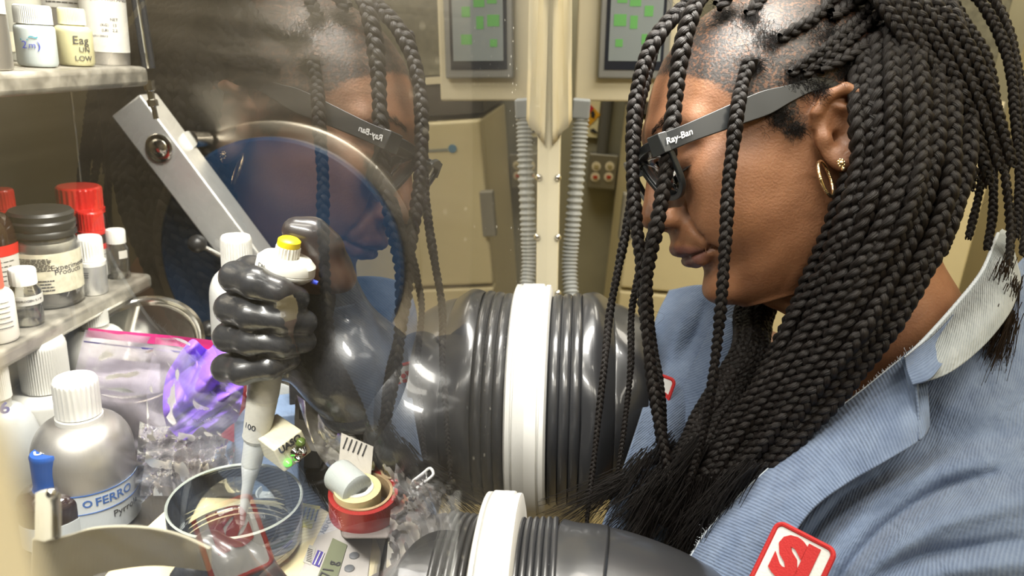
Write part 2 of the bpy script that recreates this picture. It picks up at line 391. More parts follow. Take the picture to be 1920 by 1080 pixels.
PF = (.70, -.345, .119); PN = (.36, -.378, .119)
port(*PF, .019); port(*PN, .012)

# ================================================================ things on the far side
def yb(mb, x0, y0, x1, y1, Y, d):
    """box whose front face spans the image corners at world Y"""
    a, b = PY(x0, y1, Y), PY(x1, y0, Y); return mb.box((a[0], Y, a[2]), (b[0], Y+d, b[2]))
# cream control cabinet with touch panel
EY = 1.30
a = PY(1073, 189, EY); ex0, ez0 = float(a[0])+.004, float(a[2])
ec = thing('control_cabinet', (ex0+.1, EY, ez0), 'cream control cabinet mounted high beside the glovebox window', 'cabinet')
tilt = math.radians(-3.5)
def tl(p):  # cabinet leans with the window
    x, z = p[0]-ex0, p[2]-ez0; return (ex0+x*math.cos(tilt)+z*math.sin(tilt), p[1], ez0-x*math.sin(tilt)+z*math.cos(tilt))
def tbox(a, b, name, m, par, **k):
    q = MB().box(a, b); q.v = [tl(v) for v in q.v]; return q.build(name, m, par, smooth=False, **k)
tbox((ex0, EY, ez0), (ex0+.165, EY+.25, ez0+.42), 'housing', m_cream, ec, bevel=.004)
m_bez = mat('grey_bezel', (.30, .31, .31), .4, .3); m_dark = mat('dark_glass', (.03, .035, .05), .15)
sx0 = ex0+.037
hp = thing('touch_panel', tl((sx0+.05, EY-.02, ez0+.035)), 'grey framed touch panel with a lit green status page on cream cabinet', 'screen')
tbox((sx0, EY-.018, ez0+.038), (sx0+.115, EY, ez0+.24), 'bezel', m_bez, hp, bevel=.003)
tbox((sx0+.010, EY-.0195, ez0+.052), (sx0+.105, EY-.017, ez0+.228), 'screen_border', m_dark, hp)
m_scr = mat('lit_screen', (.26, .30, .31), .3, emit=.14)
tbox((sx0+.016, EY-.0205, ez0+.066), (sx0+.1, EY-.0185, ez0+.222), 'screen', m_scr, hp)
g = MB()
for (u, v, w_, h_) in ((.030, .185, .016, .022), (.050, .180, .018, .028), (.026, .150, .02, .018), (.052, .146, .012, .02), (.074, .165, .014, .016), (.072, .122, .018, .016), (.03, .118, .012, .012)):
    g.box((sx0+u-.004, EY-.0212, ez0+v-.03), (sx0+u-.004+w_, EY-.0203, ez0+v-.03+h_))
g.v = [tl(v) for v in g.v]; g.build('screen_tiles', mat('green_tile', (.14, .42, .12), .4, emit=.12), hp, smooth=False)
g = MB().box((sx0+.018, EY-.0212, ez0+.205), (sx0+.055, EY-.0203, ez0+.216)); g.v = [tl(v) for v in g.v]
g.build('screen_header', mat('blue_tile', (.08, .14, .4), .4, emit=.15), hp, smooth=False)
# cream sheet draped over the frame
sh = MB(); YS = SY-.012
top = [PY(x, -60, YS) for x in (1036, 1046, 1056, 1064, 1072)]
bot = [PY(x, y, YS) for x, y in ((1036, 272), (1046, 262), (1056, 246), (1066, 238), (1072, 225))]
P = np.array([[top[j]*(1-t)+bot[j]*t + np.array([0, -.006*math.sin(j*1.7+t*3), 0]) for j in range(5)] for t in np.linspace(0, 1, 12)])
tag(sh.grid(P).build('paper_sheet', mat('cream_paper', (.80, .72, .50), .7), solid=.0008), 'cream paper sheet hanging torn over the window frame post', 'paper')
# corrugated grey hose hanging from a connector block
m_hose = mat('grey_hose', (.42, .45, .47), .4)
hs = thing('corrugated_hose', PY(1085, 565, 1.16), 'grey corrugated hose hanging beside the window frame under the control cabinet', 'hose')
path = spline([PY(x, y, Y) for x, y, Y in ((1090, 215, 1.18), (1084, 300, 1.17), (1074, 420, 1.16), (1068, 500, 1.15), (1073, 580, 1.12), (1082, 680, 1.09))], 420)
rad = [.0118+.0016*math.sin(i*.75) for i in range(420)]
MB().tube(path, rad, 16).build('hose', m_hose, hs)
q = MB(); yb(q, 1071, 188, 1108, 222, 1.165, .035); q.build('connector', mat('grey_block', (.30, .33, .36), .5), hs, smooth=False, bevel=.003)
# NFPA style hazard sign on the far wall: cream board, diamond with picture of flame
sy_ = WALLY-.012
sg = thing('hazard_sign', PY(1115, 255, sy_), 'cream hazard sign with an orange diamond on the grey wall', 'sign')
q = MB(); yb(q, 1082, 150, 1131, 256, sy_, .008); q.build('board', mat('sign_cream', (.80, .72, .42), .5), sg, smooth=False, bevel=.002)
def diamond(cx, cy, s, Y, m, name, par, ex=.002):
    q = MB(); q.poly([PY(cx+dx*s, cy+dy*s, Y) for dx, dy in ((-1, 0), (0, 1), (1, 0), (0, -1))], (0, ex, 0)); return q.build(name, m, par, smooth=False)
m_orange = mat('sign_orange', (.75, .38, .02), .5); m_redp = mat('sign_red', (.55, .02, .03), .5); m_ink = mat('ink', (.02, .02, .02), .6)
diamond(1103, 215, 23, sy_-.002, m_orange, 'diamond', sg)
q = MB(); q.poly([PY(x, y, sy_-.003) for x, y in ((1103, 192), (1114, 203), (1103, 214), (1092, 203))], (0, .001, 0)); q.build('diamond', m_redp, sg, smooth=False)
q = MB()
for pts in (((1108, 210), (1113, 207), (1116, 214), (1114, 222), (1108, 219)), ((1094, 226), (1098, 222), (1104, 230), (1099, 234)), ((1106, 243), (1113, 241), (1121, 249), (1116, 250), (1108, 247))):
    q.poly([PY(x, y, sy_-.0035) for x, y in pts], (0, .0006, 0))
q.build('picture', m_ink, sg, smooth=False)
# conduit + outlet box
q = MB(); q.cyl(PY(1147, 120, WALLY-.03), PY(1134, 292, WALLY-.03), .016, n=20)
tag(q.build('electrical_conduit', mat('conduit_grey', (.10, .10, .09), .5)), 'dark vertical conduit pipe running down the grey wall to outlets', 'pipe')
def outlets(x0, x1, y0, y1, lab, n=2):
    ob = thing('outlet_box', PY((x0+x1)/2, y1, WALLY-.05), lab, 'outlet box')
    q = MB(); yb(q, x0, y0, x1, y1, WALLY-.05, .05); q.build('box', mat('outlet_steel', (.33, .32, .27), .35, .8), ob, smooth=False, bevel=.004)
    for i in range(n):
        for j in range(2):
            c = PY(lerp(x0, x1, (.5 if n == 1 else .3+.42*i))-(j*2), lerp(y0, y1, .33+.33*j), WALLY-.051)
            s = MB().lathe([(.0, 0), (.013, 0), (.013, .003), (0, .0035)], 24, (0, -1, 0), c, close=False).build('socket', mat('ivory', (.78, .70, .50), .4), ob)
            MB().box((c[0]-.006, c[1]-.006, c[2]-.004), (c[0]+.006, c[1]-.003, c[2]+.004)).build('socket_face', (mat('socket_red', (.5, .05, .02), .4) if j else mat('socket_tan', (.45, .38, .18), .4)), s, smooth=False)
outlets(1100, 1160, 292, 352, 'steel box with four round outlets, two of them red, under the conduit')
outlets(1168, 1192, 296, 350, 'narrow steel outlet box partly behind the braids', 1)
# cream freezer whose front shows in the window's reflection
FX, FY = .135, 1.62
fz = thing('freezer', (FX+.35, FY+.2, 0), 'tall cream laboratory freezer standing behind the person', 'freezer')
m_fz = mat('freezer_cream', (.70, .62, .38), .4, vary=.03)
zt = H0-.13; zs = H0-.50
MB().box((FX, FY+.02, .02), (FX+.72, FY+.50, zt)).build('body', m_fz, fz, smooth=False, bevel=.006)
d1 = MB().box((FX, FY-.03, zs+.004), (FX+.72, FY+.018, zt)).build('door', m_fz, fz, smooth=False, bevel=.006)
MB().box((FX, FY-.03, .1), (FX+.72, FY+.018, zs-.004)).build('door', m_fz, fz, smooth=False, bevel=.006)
MB().box((FX-.018, FY-.055, zs+.12), (FX+.012, FY-.028, zs+.22)).build('handle', mat('handle_grey', (.25, .24, .2), .5), d1, smooth=False, bevel=.003)
q = MB(); q.box((FX+.075, FY-.0315, zt-.062), (FX+.14, FY-.030, zt-.056)); q.build('badge', mat('badge_grey', (.25, .28, .25), .4), d1, smooth=False)
q = MB().cyl((FX+.065, FY-.030, zt-.057), (FX+.065, FY-.0325, zt-.057), .009); q.build('badge_roundel', mat('badge_blue', (.10, .25, .40), .4), d1)
MB().box((FX-.004, FY+.0, zt+.012), (FX+.72, FY+.5, zt+.075)).build('control_strip', mat('strip_dark', (.055, .05, .045), .5, vary=.3), fz, smooth=False)
for z_ in (.03, .055): MB().box((FX+.155, FY-.004, zt+z_), (FX+.20, FY+.001, zt+z_+.006)).build('control_mark', m_cream, fz, smooth=False)
MB().box((FX-.004, FY-.01, zt+.078), (FX+.72, FY+.5, zt+.092)).build('trim_strip', m_cream, fz, smooth=False)
cg = MB().box((FX+.0, FY+.02, zt+.095), (FX+.7, FY+.5, zt+.55)).build('storage_box', mat('grey_speckle', (.17, .165, .12), .7, vary=.35, vscale=90), smooth=False, bevel=.004)
tag(cg, 'large dull grey speckled cabinet standing on top of the cream freezer', 'cabinet')
# ================================================================ PERSON
# head frame: f forward, l to her left, h up; origin between the ears
def headframe(al, be, px, py, cd, lt):
    al, be = math.radians(al), math.radians(be)
    a = math.cos(be)*CR+math.sin(be)*CU; u = -math.sin(be)*CR+math.cos(be)*CU
    g = -a*math.cos(al)-CD*math.sin(al); l = -CD*math.cos(al)+a*math.sin(al)
    return C(px, py, cd)-l*lt, g, l, u
HO, HF, HL, HU = headframe(3.0, 18.6, 1536, 250, .55, .068)
HB = np.column_stack([HF*1.08, HL, HU]); HBI = np.linalg.inv(HB)
def h2g(p): return HO+HB @ np.asarray(p, float)
def g2h(p): return HBI @ (np.asarray(p, float)-HO)
def hC(px, py, cd): return g2h(C(px, py, cd))
def nonuni(lo, hi, a, b, fine, coarse):
    x = [a]
    while x[-1] < b: x.append(x[-1]+fine)
    st = fine; v = x[-1]
    while v < hi: st = min(coarse, st*1.12); v += st; x.append(v)
    st = fine; v = a; y = []
    while v > lo: st = min(coarse, st*1.12); v -= st; y.append(v)
    return np.array(y[::-1]+x, np.float32)
class SDF:
    def __init__(s, X, Y, Z): s.ax = (X, Y, Z); s.phi = np.full((len(X), len(Y), len(Z)), .06, np.float32)
    def sub(s, lo, hi, m=.03):
        ix = [slice(max(0, np.searchsorted(a, l-m)-1), np.searchsorted(a, h+m)+1) for a, l, h in zip(s.ax, lo, hi)]
        g = np.meshgrid(*[a[i] for a, i in zip(s.ax, ix)], indexing='ij', sparse=True); return tuple(ix), g
    def comb(s, ix, d, k, op='u'):
        if 0 in d.shape: return
        p = s.phi[ix]
        if op == 'u': h = np.clip(.5+.5*(p-d)/k, 0, 1); s.phi[ix] = p*(1-h)+d*h-k*h*(1-h)
        else: h = np.clip(.5-.5*(p+d)/k, 0, 1); s.phi[ix] = p*(1-h)-d*h+k*h*(1-h)
    def ell(s, c, r, k=.01, op='u', rot=None, m=.03):
        R_ = max(r); ix, g = s.sub([x-R_ for x in c], [x+R_ for x in c], m)
        x, y, z = (g[i]-c[i] for i in range(3))
        if rot is not None:
            x, y, z = (rot[i][0]*x+rot[i][1]*y+rot[i][2]*z for i in range(3))
        k0 = np.sqrt((x/r[0])**2+(y/r[1])**2+(z/r[2])**2); k1 = np.sqrt((x/r[0]**2)**2+(y/r[1]**2)**2+(z/r[2]**2)**2)+1e-9
        s.comb(ix, k0*(k0-1)/k1, k, op)
    def cap(s, a, b, ra, rb=None, k=.01, op='u', sc=None, m=.03):
        rb = ra if rb is None else rb; a = np.array(a, np.float32); b = np.array(b, np.float32); R_ = max(ra, rb)
        ix, g = s.sub(np.minimum(a, b)-R_, np.maximum(a, b)+R_, m)
        ba = b-a; L2 = float(ba @ ba)+1e-12
        px, py, pz = (g[i]-a[i] for i in range(3)); t = np.clip((px*ba[0]+py*ba[1]+pz*ba[2])/L2, 0, 1)
        d = np.sqrt((px-t*ba[0])**2+(py-t*ba[1])**2+(pz-t*ba[2])**2)-(ra+(rb-ra)*t)
        s.comb(ix, d, k, op)
    def chain(s, pts, rs, k=.01, op='u', m=.03):
        for i in range(len(pts)-1): s.cap(pts[i], pts[i+1], rs[i], rs[i+1], k, op, m=m)
    def mesh(s):
        """naive surface nets on the rectilinear grid"""
        P = s.phi; X, Y, Z = s.ax; inside = P < 0; nx, ny, nz = P.shape
        c = np.zeros((nx-1, ny-1, nz-1), np.int16)
        for dx in (0, 1):
            for dy in (0, 1):
                for dz in (0, 1): c += inside[dx:nx-1+dx, dy:ny-1+dy, dz:nz-1+dz]
        act = np.argwhere((c > 0) & (c < 8)); idx = np.full(c.shape, -1, np.int64); idx[tuple(act.T)] = np.arange(len(act))
        acc = np.zeros((len(act), 3)); cnt = np.zeros(len(act)); i, j, k = act.T
        co = [(0, 0, 0), (1, 0, 0), (0, 1, 0), (1, 1, 0), (0, 0, 1), (1, 0, 1), (0, 1, 1), (1, 1, 1)]
        for a in range(8):
            for b in range(a+1, 8):
                d = [abs(co[a][q]-co[b][q]) for q in range(3)]
                if sum(d) != 1: continue
                A = (i+co[a][0], j+co[a][1], k+co[a][2]); B = (i+co[b][0], j+co[b][1], k+co[b][2])
                pa, pb = P[A], P[B]; m = (pa < 0) != (pb < 0); t = np.where(m, pa/(pa-pb+1e-12), 0)
                pt = np.stack([X[A[0]]+t*(X[B[0]]-X[A[0]]), Y[A[1]]+t*(Y[B[1]]-Y[A[1]]), Z[A[2]]+t*(Z[B[2]]-Z[A[2]])], 1)
                acc[m] += pt[m]; cnt[m] += 1
        V = acc/cnt[:, None]; Fs = []
        for ax in range(3):
            a = [slice(1, n-1) for n in P.shape]; a[ax] = slice(0, P.shape[ax]-1); b = list(a); b[ax] = slice(1, P.shape[ax])
            e = np.argwhere(inside[tuple(a)] != inside[tuple(b)])
            off = [1, 1, 1]; off[ax] = 0; e = e+np.array(off)
            u, v = [q for q in range(3) if q != ax]
            q = []
            for du, dv in ((-1, -1), (0, -1), (0, 0), (-1, 0)):
                w_ = e.copy(); w_[:, u] += du; w_[:, v] += dv; q.append(idx[tuple(w_.T)])
            q = np.stack(q, 1); ok = (q >= 0).all(1); ins = inside[tuple(e.T)]
            if ax == 1: ins = ~ins
            q = np.where(ins[:, None], q, q[:, ::-1]); Fs.append(q[ok])
        return V, np.vstack(Fs)
def fastmesh(name, V, Fq, m, parent=None, org=None, smooth=True, uv=None):
    V = np.asarray(V, np.float32); Fq = np.asarray(Fq, np.int32); n, c = Fq.shape
    me = bpy.data.meshes.new(name); me.vertices.add(len(V)); me.loops.add(n*c); me.polygons.add(n)
    org = np.array(parent['org']) if (org is None and parent is not None) else (np.zeros(3) if org is None else np.asarray(org))
    me.vertices.foreach_set('co', (V-org.astype(np.float32)).ravel()); me.loops.foreach_set('vertex_index', Fq.ravel())
    me.polygons.foreach_set('loop_start', np.arange(0, n*c, c, dtype=np.int32)); me.polygons.foreach_set('loop_total', np.full(n, c, np.int32))
    me.polygons.foreach_set('use_smooth', np.ones(n, bool) if smooth else np.zeros(n, bool))
    if uv is not None: l = me.uv_layers.new(name='UVMap'); l.data.foreach_set('uv', uv.astype(np.float32).ravel())
    me.update(calc_edges=True); me.materials.append(m)
    o = bpy.data.objects.new(name, me); COL.objects.link(o); o['org'] = [float(x) for x in org]
    if parent is not None: o.parent = parent; o.location = org-np.array(parent['org'])
    else: o.location = org
    return o
# joints
NB = hC(1670, 600, .615)                       # base of the neck
SN, SFar = hC(1860, 960, .575), hC(1345, 720, .775)   # shoulders
EN, EFar = hC(1640, 1400, .56), hC(1330, 1000, .83)
WN = g2h(W(-.02, .36, -.39)); WF = g2h(W(.02, .70, -.35))
CH = hC(1600, 980, .72); PV = hC(1850, 1500, .85)
FINE = .0016
S = SDF(nonuni(-.55, .20, -.05, .126, FINE, .012), nonuni(-.55, .40, -.045, .093, FINE, .012), nonuni(-.75, .15, -.122, .075, FINE, .012))
def face_section():
    tab = np.array([  # h, front, back, centre, half width
      (.100, .055, -.06, -.005, .040), (.08, .075, -.065, -.005, .056), (.06, .0895, -.07, -.005, .0640), (.045, .0920, -.07, .0, .0660), (.03, .0890, -.06, .005, .0660), (.015, .0880, -.05, .010, .0655), (.0, .0890, -.035, .015, .0645),
      (-.015, .0910, -.025, .020, .0630), (-.03, .0935, -.018, .024, .0610), (-.045, .0930, -.012, .028, .0585), (-.060, .0885, -.004, .030, .0550),
      (-.075, .0830, .004, .032, .0505), (-.088, .0825, .012, .036, .0435), (-.100, .0780, .022, .042, .033), (-.110, .064, .034, .046, .018)])[::-1]
    tab = spline(tab, 160); tab = tab[np.argsort(tab[:, 0])]
    ix, g = S.sub((-.06, -.06, -.10), (.09, .06, .10), .012); f, l, h = g
    ft, bk, ce, wd_ = (np.interp(h, tab[:, 0], tab[:, i]) for i in (1, 2, 3, 4))
    a = np.where(f > ce, ft-ce, ce-bk); q = 2.25
    rho = (np.abs((f-ce)/a)**q+np.abs(l/wd_)**q)**(1/q); d = (rho-1)*np.minimum(a, wd_)*.9
    d = np.maximum(d, h-.098); d = np.maximum(d, -.112-h); S.comb(ix, d, .012)
S.ell((-.010, 0, .045), (.098, .071, .088), .01)
face_section()
sg_ = (-1, 1)
S.ell((.0735, 0, -.091), (.0192, .020, .0150), .014)                                 # chin
for s in sg_:
    S.cap((.086, s*.010, .0435), (.073, s*.042, .040), .0095, .0080, .014)            # brow
    S.ell((.062, s*.042, -.006), (.026, .017, .022), .020)                            # cheek
    S.ell((.066, s*.033, -.036), (.024, .020, .022), .020)
    S.ell((.103, s*.030, .0175), (.014, .017, .0105), .010, 's')                      # eye socket
    S.ell((.0765, s*.0310, .0140), (.0136, .0150, .0120), .003)                       # lid over the eyeball
    S.ell((.0935, s*.031, .0225), (.004, .016, .0018), .003, 's')                     # lid crease
    S.ell((.0935, s*.033, .0050), (.006, .012, .0018), .004, 's')
S.cap((.0900, 0, .034), (.1100, 0, -.012), .0068, .0080, .012)                        # nose
S.ell((.1128, 0, -.0185), (.0092, .0105, .0090), .006)
for s in sg_:
    S.ell((.1020, s*.0150, -.0235), (.0110, .0078, .0082), .0045)
    S.ell((.0905, s*.0235, -.0240), (.0035, .0025, .0080), .004, 's')
    S.cap((.1085, s*.0070, -.0330), (.103, s*.0085, -.022), .0034, .002, .003, 's')
    S.cap((.0990, s*.0240, -.022), (.0900, s*.0320, -.046), .0022, .0022, .007, 's')  # fold beside the mouth
S.ell((.0820, 0, -.0440), (.0210, .028, .017), .012)                                  # round the mouth
up = [(.0850, .0275, -.0565), (.0950, .016, -.0525), (.0998, .006, -.0492), (.0990, 0, -.0505)]
lo = [(.0850, .0265, -.0585), (.0920, .015, -.0630), (.0935, 0, -.0645)]
for s in sg_:
    q = [(a, s*b, c) for a, b, c in up]; S.chain(q, [.0026, .0054, .0060, .0060], .003)
    q = [(a, s*b, c) for a, b, c in lo]; S.chain(q, [.0026, .0058, .0066], .003)
    S.chain([(.1055, 0, -.0568), (.0985, s*.014, -.0573), (.0860, s*.0290, -.0565)], [.0014, .0014, .0013], .0014, 's')
    S.ell((.0835, s*.0320, -.0560), (.003, .003, .005), .005, 's')
S.cap((.102, -.014, -.0765), (.102, .014, -.0765), .010, .010, .008, 's')             # below the lower lip
# ears
EF, EH = -.003, -.0055
def _o(p): return (p[0]+EF, p[1], p[2]+EH)
for s in sg_:
    rot = np.array([[math.cos(.35), 0, math.sin(.35)], [0, 1, 0], [-math.sin(.35), 0, math.cos(.35)]])
    S.ell(_o((-.0095, s*.0730, .0040)), (.0165, .0050, .0290), .006, rot=rot)
    S.ell(_o((-.007, s*.0830, .0035)), (.0115, .0100, .0190), .003, 's', rot=rot)
    hx = [(.0045, .0700, .0120), (.0030, .0745, .0200), (-.0060, .0780, .0290), (-.0180, .0800, .0300), (-.0275, .0815, .0210), (-.0300, .0815, .0070), (-.0250, .0800, -.0060), (-.0150, .0785, -.0160), (-.0060, .0770, -.0220)]
    S.chain([_o((a, s*b, c)) for a, b, c in hx], [.0034, .0040, .0043, .0042, .0040, .0038, .0038, .0045, .0055], .0025)
    S.chain([_o((a, s*b, c)) for a, b, c in [(-.0100, .0765, .0200), (-.0195, .0785, .0130), (-.0215, .0785, .0020), (-.0150, .0775, -.0080)]], [.0025, .0032, .0032, .0030], .003)
    S.cap(_o((-.007, s*.0790, -.002)), _o((-.004, s*.068, -.001)), .0062, .0040, .003, 's')   # ear canal bowl
    S.ell(_o((.0035, s*.0735, .0000)), (.0045, .0048, .0062), .004)                       # tragus
    S.ell(_o((-.0035, s*.0760, -.0195)), (.0082, .0042, .0088), .004)                     # lobe
# neck, torso, arms
S.chain([(-.030, 0, -.020), (-.025, 0, -.085), NB], [.056, .050, .052], .03)
S.cap((.030, 0, -.105), (-.010, 0, -.13), .020, .03, .03)
up_ = (NB-CH); 
S.cap(SN*.8+NB*.2, SFar*.8+NB*.2, .048, .048, .05, m=.06)
S.chain([NB*.5+CH*.5, CH, PV], [.06, .09, .11], .05, m=.07)
S.chain([SN, EN, WN], [.044, .040, .030], .03)
S.chain([SFar, EFar, WF], [.046, .040, .032], .03)
V, FQ = S.mesh(); VH = V.copy()
VG = HO+V @ HB.T
print('body verts', len(V))
def skin_mat():
    m, nt, bs = _nt('skin'); N = nt.nodes; L = nt.links
    at = N.new('ShaderNodeAttribute'); at.attribute_name = 'hairmask'
    al = N.new('ShaderNodeAttribute'); al.attribute_name = 'lipmask'
    tc = N.new('ShaderNodeTexCoord')
    n = N.new('ShaderNodeTexNoise'); n.inputs['Scale'].default_value = 35; n.inputs['Detail'].default_value = 6; L.new(tc.outputs['Object'], n.inputs['Vector'])
    r = N.new('ShaderNodeValToRGB'); r.color_ramp.elements[0].position = .3; r.color_ramp.elements[1].position = .7
    r.color_ramp.elements[0].color = (.215, .092, .043, 1); r.color_ramp.elements[1].color = (.31, .145, .072, 1); L.new(n.outputs['Fac'], r.inputs[0])
    ml = N.new('ShaderNodeMixRGB'); ml.inputs[2].default_value = (.16, .065, .05, 1); L.new(al.outputs['Fac'], ml.inputs[0]); L.new(r.outputs[0], ml.inputs[1])
    # short hair on the scalp, with partings between the sections
    vo = N.new('ShaderNodeTexVoronoi'); vo.feature = 'DISTANCE_TO_EDGE'; vo.inputs['Scale'].default_value = 36; L.new(tc.outputs['Object'], vo.inputs['Vector'])
    mr = N.new('ShaderNodeMapRange'); mr.inputs[1].default_value = .03; mr.inputs[2].default_value = .10; mr.inputs[3].default_value = .84; mr.inputs[4].default_value = 1.0; L.new(vo.outputs['Distance'], mr.inputs[0])
    n2 = N.new('ShaderNodeTexNoise'); n2.inputs['Scale'].default_value = 420; n2.inputs['Detail'].default_value = 3; L.new(tc.outputs['Object'], n2.inputs['Vector'])
    m2 = N.new('ShaderNodeMapRange'); m2.inputs[1].default_value = .38; m2.inputs[2].default_value = .6; L.new(n2.outputs['Fac'], m2.inputs[0])
    a = N.new('ShaderNodeMath'); a.operation = 'MULTIPLY'; L.new(at.outputs['Fac'], a.inputs[0]); L.new(mr.outputs[0], a.inputs[1])
    b = N.new('ShaderNodeMath'); b.operation = 'ADD'; L.new(a.outputs[0], b.inputs[0])
    c = N.new('ShaderNodeMath'); c.operation = 'MULTIPLY_ADD'; L.new(m2.outputs[0], c.inputs[0]); c.inputs[1].default_value = .7; c.inputs[2].default_value = -.36; L.new(c.outputs[0], b.inputs[1])
    d = N.new('ShaderNodeMath'); d.operation = 'MULTIPLY'; d.use_clamp = True; L.new(b.outputs[0], d.inputs[0]); L.new(at.outputs['Fac'], d.inputs[1])
    mh = N.new('ShaderNodeMixRGB'); mh.inputs[2].default_value = (.018, .013, .011, 1); L.new(d.outputs[0], mh.inputs[0]); L.new(ml.outputs[0], mh.inputs[1]); L.new(mh.outputs[0], bs.inputs['Base Color'])
    bs.inputs['Roughness'].default_value = .50; bs.inputs['Subsurface Weight'].default_value = .12; bs.inputs['Subsurface Radius'].default_value = (.006, .002, .001); bs.inputs['Subsurface Scale'].default_value = 1.0
    bs.inputs['Coat Weight'].default_value = .04; bs.inputs['Coat Roughness'].default_value = .35
    n3 = N.new('ShaderNodeTexNoise'); n3.inputs['Scale'].default_value = 520; n3.inputs['Detail'].default_value = 4; L.new(tc.outputs['Object'], n3.inputs['Vector'])
    bp = N.new('ShaderNodeBump'); bp.inputs['Strength'].default_value = .42; bp.inputs['Distance'].default_value = .0009; L.new(n3.outputs['Fac'], bp.inputs['Height']); L.new(bp.outputs[0], bs.inputs['Normal'])
    return m
m_skin = skin_mat()
org_p = [float(HO[0]+.12), float(HO[1]), 0.0]
person = fastmesh('person', VG, FQ, m_skin, org=org_p)
person.location = org_p
sm = person.modifiers.new('s', 'SMOOTH'); sm.factor = .5; sm.iterations = 4
f, l, h = V.T; al_ = np.abs(l)
def sstep(x, a, b): t = np.clip((x-a)/(b-a), 0, 1); return t*t*(3-2*t)
hl = np.interp(f, [-.10, -.045, -.035, -.005, .008, .020, .030, .045, .058, .075, .10], [-.075, -.06, -.01, .022, .004, -.002, .022, .040, .062, .086, .105])   # hairline height by f
hm = sstep(h-hl, -.006, .010)*(1-((al_ > .0745) & (h < .034) & (f > -.034)))
earz = sstep(al_, .0675, .0715)*((f > -.040) & (f < .010) & (h < .031) & (h > -.04)); hm = hm*(1-earz)
hm = np.where(h < -.12, 0, hm)
lm = sstep(-np.hypot((h+.0575)/.0115, l/.027), -1.15, -.85)*(f > .082)
me = person.data
for nm, arr in (('hairmask', hm), ('lipmask', lm)):
    at = me.attributes.new(nm, 'FLOAT', 'POINT'); at.data.foreach_set('value', arr.astype(np.float32))
tag(person, 'person with long dark braids and black glasses in blue lab coat, looking into the glovebox', 'person')
# ---------------------------------------------------------------- hair
from mathutils.bvhtree import BVHTree
_bv = BVHTree.FromPolygons([tuple(p) for p in VG], [tuple(q) for q in FQ])
def surf(px, py, off=0):
    r = ray(px, py); h = _bv.ray_cast(Vector(O), Vector(r))
    if h[0] is None: return C(px, py, .57)
    P = np.array(h[0]); return P-r/np.linalg.norm(r)*off
def hair_mat(name, col, tip):
    m, nt, bs = _nt(name); N = nt.nodes; L = nt.links
    uv = N.new('ShaderNodeUVMap'); mp = N.new('ShaderNodeMapping'); mp.inputs['Scale'].default_value = (120, 26, 1); L.new(uv.outputs[0], mp.inputs[0])
    n = N.new('ShaderNodeTexNoise'); n.inputs['Scale'].default_value = 1; n.inputs['Detail'].default_value = 4; L.new(mp.outputs[0], n.inputs['Vector'])
    r = N.new('ShaderNodeValToRGB'); r.color_ramp.elements[0].position = .35; r.color_ramp.elements[1].position = .7
    r.color_ramp.elements[0].color = (*col, 1); r.color_ramp.elements[1].color = (*tip, 1); L.new(n.outputs['Fac'], r.inputs[0]); L.new(r.outputs[0], bs.inputs['Base Color'])
    b = N.new('ShaderNodeBump'); b.inputs['Strength'].default_value = 1.0; b.inputs['Distance'].default_value = .0012; L.new(n.outputs['Fac'], b.inputs['Height']); L.new(b.outputs[0], bs.inputs['Normal'])
    bs.inputs['Roughness'].default_value = .46; bs.inputs['Specular IOR Level'].default_value = .33
    return m
m_hair = hair_mat('black_braid_hair', (.0035, .0025, .0021), (.015, .0105, .009))
m_wisp = hair_mat('brown_loose_hair', (.02, .012, .007), (.10, .058, .028))
def vtube(P, rad, n, up=None):
    """vectorised tube: returns verts, quads, uvs (per loop)"""
    P = np.asarray(P); m = len(P); T = np.gradient(P, axis=0); T /= np.linalg.norm(T, axis=1)[:, None]+1e-12
    u = np.asarray(up if up is not None else -CD, float); A = u-T*(T @ u)[:, None]; A /= np.linalg.norm(A, axis=1)[:, None]+1e-9; B = np.cross(T, A)
    a = np.arange(n)*2*PI/n; rad = np.broadcast_to(rad, (m,))
    V = P[:, None]+rad[:, None, None]*(np.cos(a)[None, :, None]*A[:, None]+np.sin(a)[None, :, None]*B[:, None])
    i, k = np.meshgrid(np.arange(m-1), np.arange(n), indexing='ij'); k2 = (k+1) % n
    Fq = np.stack([i*n+k, i*n+k2, (i+1)*n+k2, (i+1)*n+k], -1).reshape(-1, 4)
    s = np.concatenate([[0], np.cumsum(np.linalg.norm(np.diff(P, axis=0), axis=1))])
    U = np.stack([np.stack([s[i], k/n], -1), np.stack([s[i], (k+1)/n], -1), np.stack([s[i+1], (k+1)/n], -1), np.stack([s[i+1], k/n], -1)], 2).reshape(-1, 2)
    return V.reshape(-1, 3), Fq, U
def merge(parts):
    Vs, Fs, Us, k = [], [], [], 0
    for v, f, u in parts: Vs.append(v); Fs.append(f+k); Us.append(u); k += len(v)
    return np.vstack(Vs), np.vstack(Fs), np.vstack(Us)
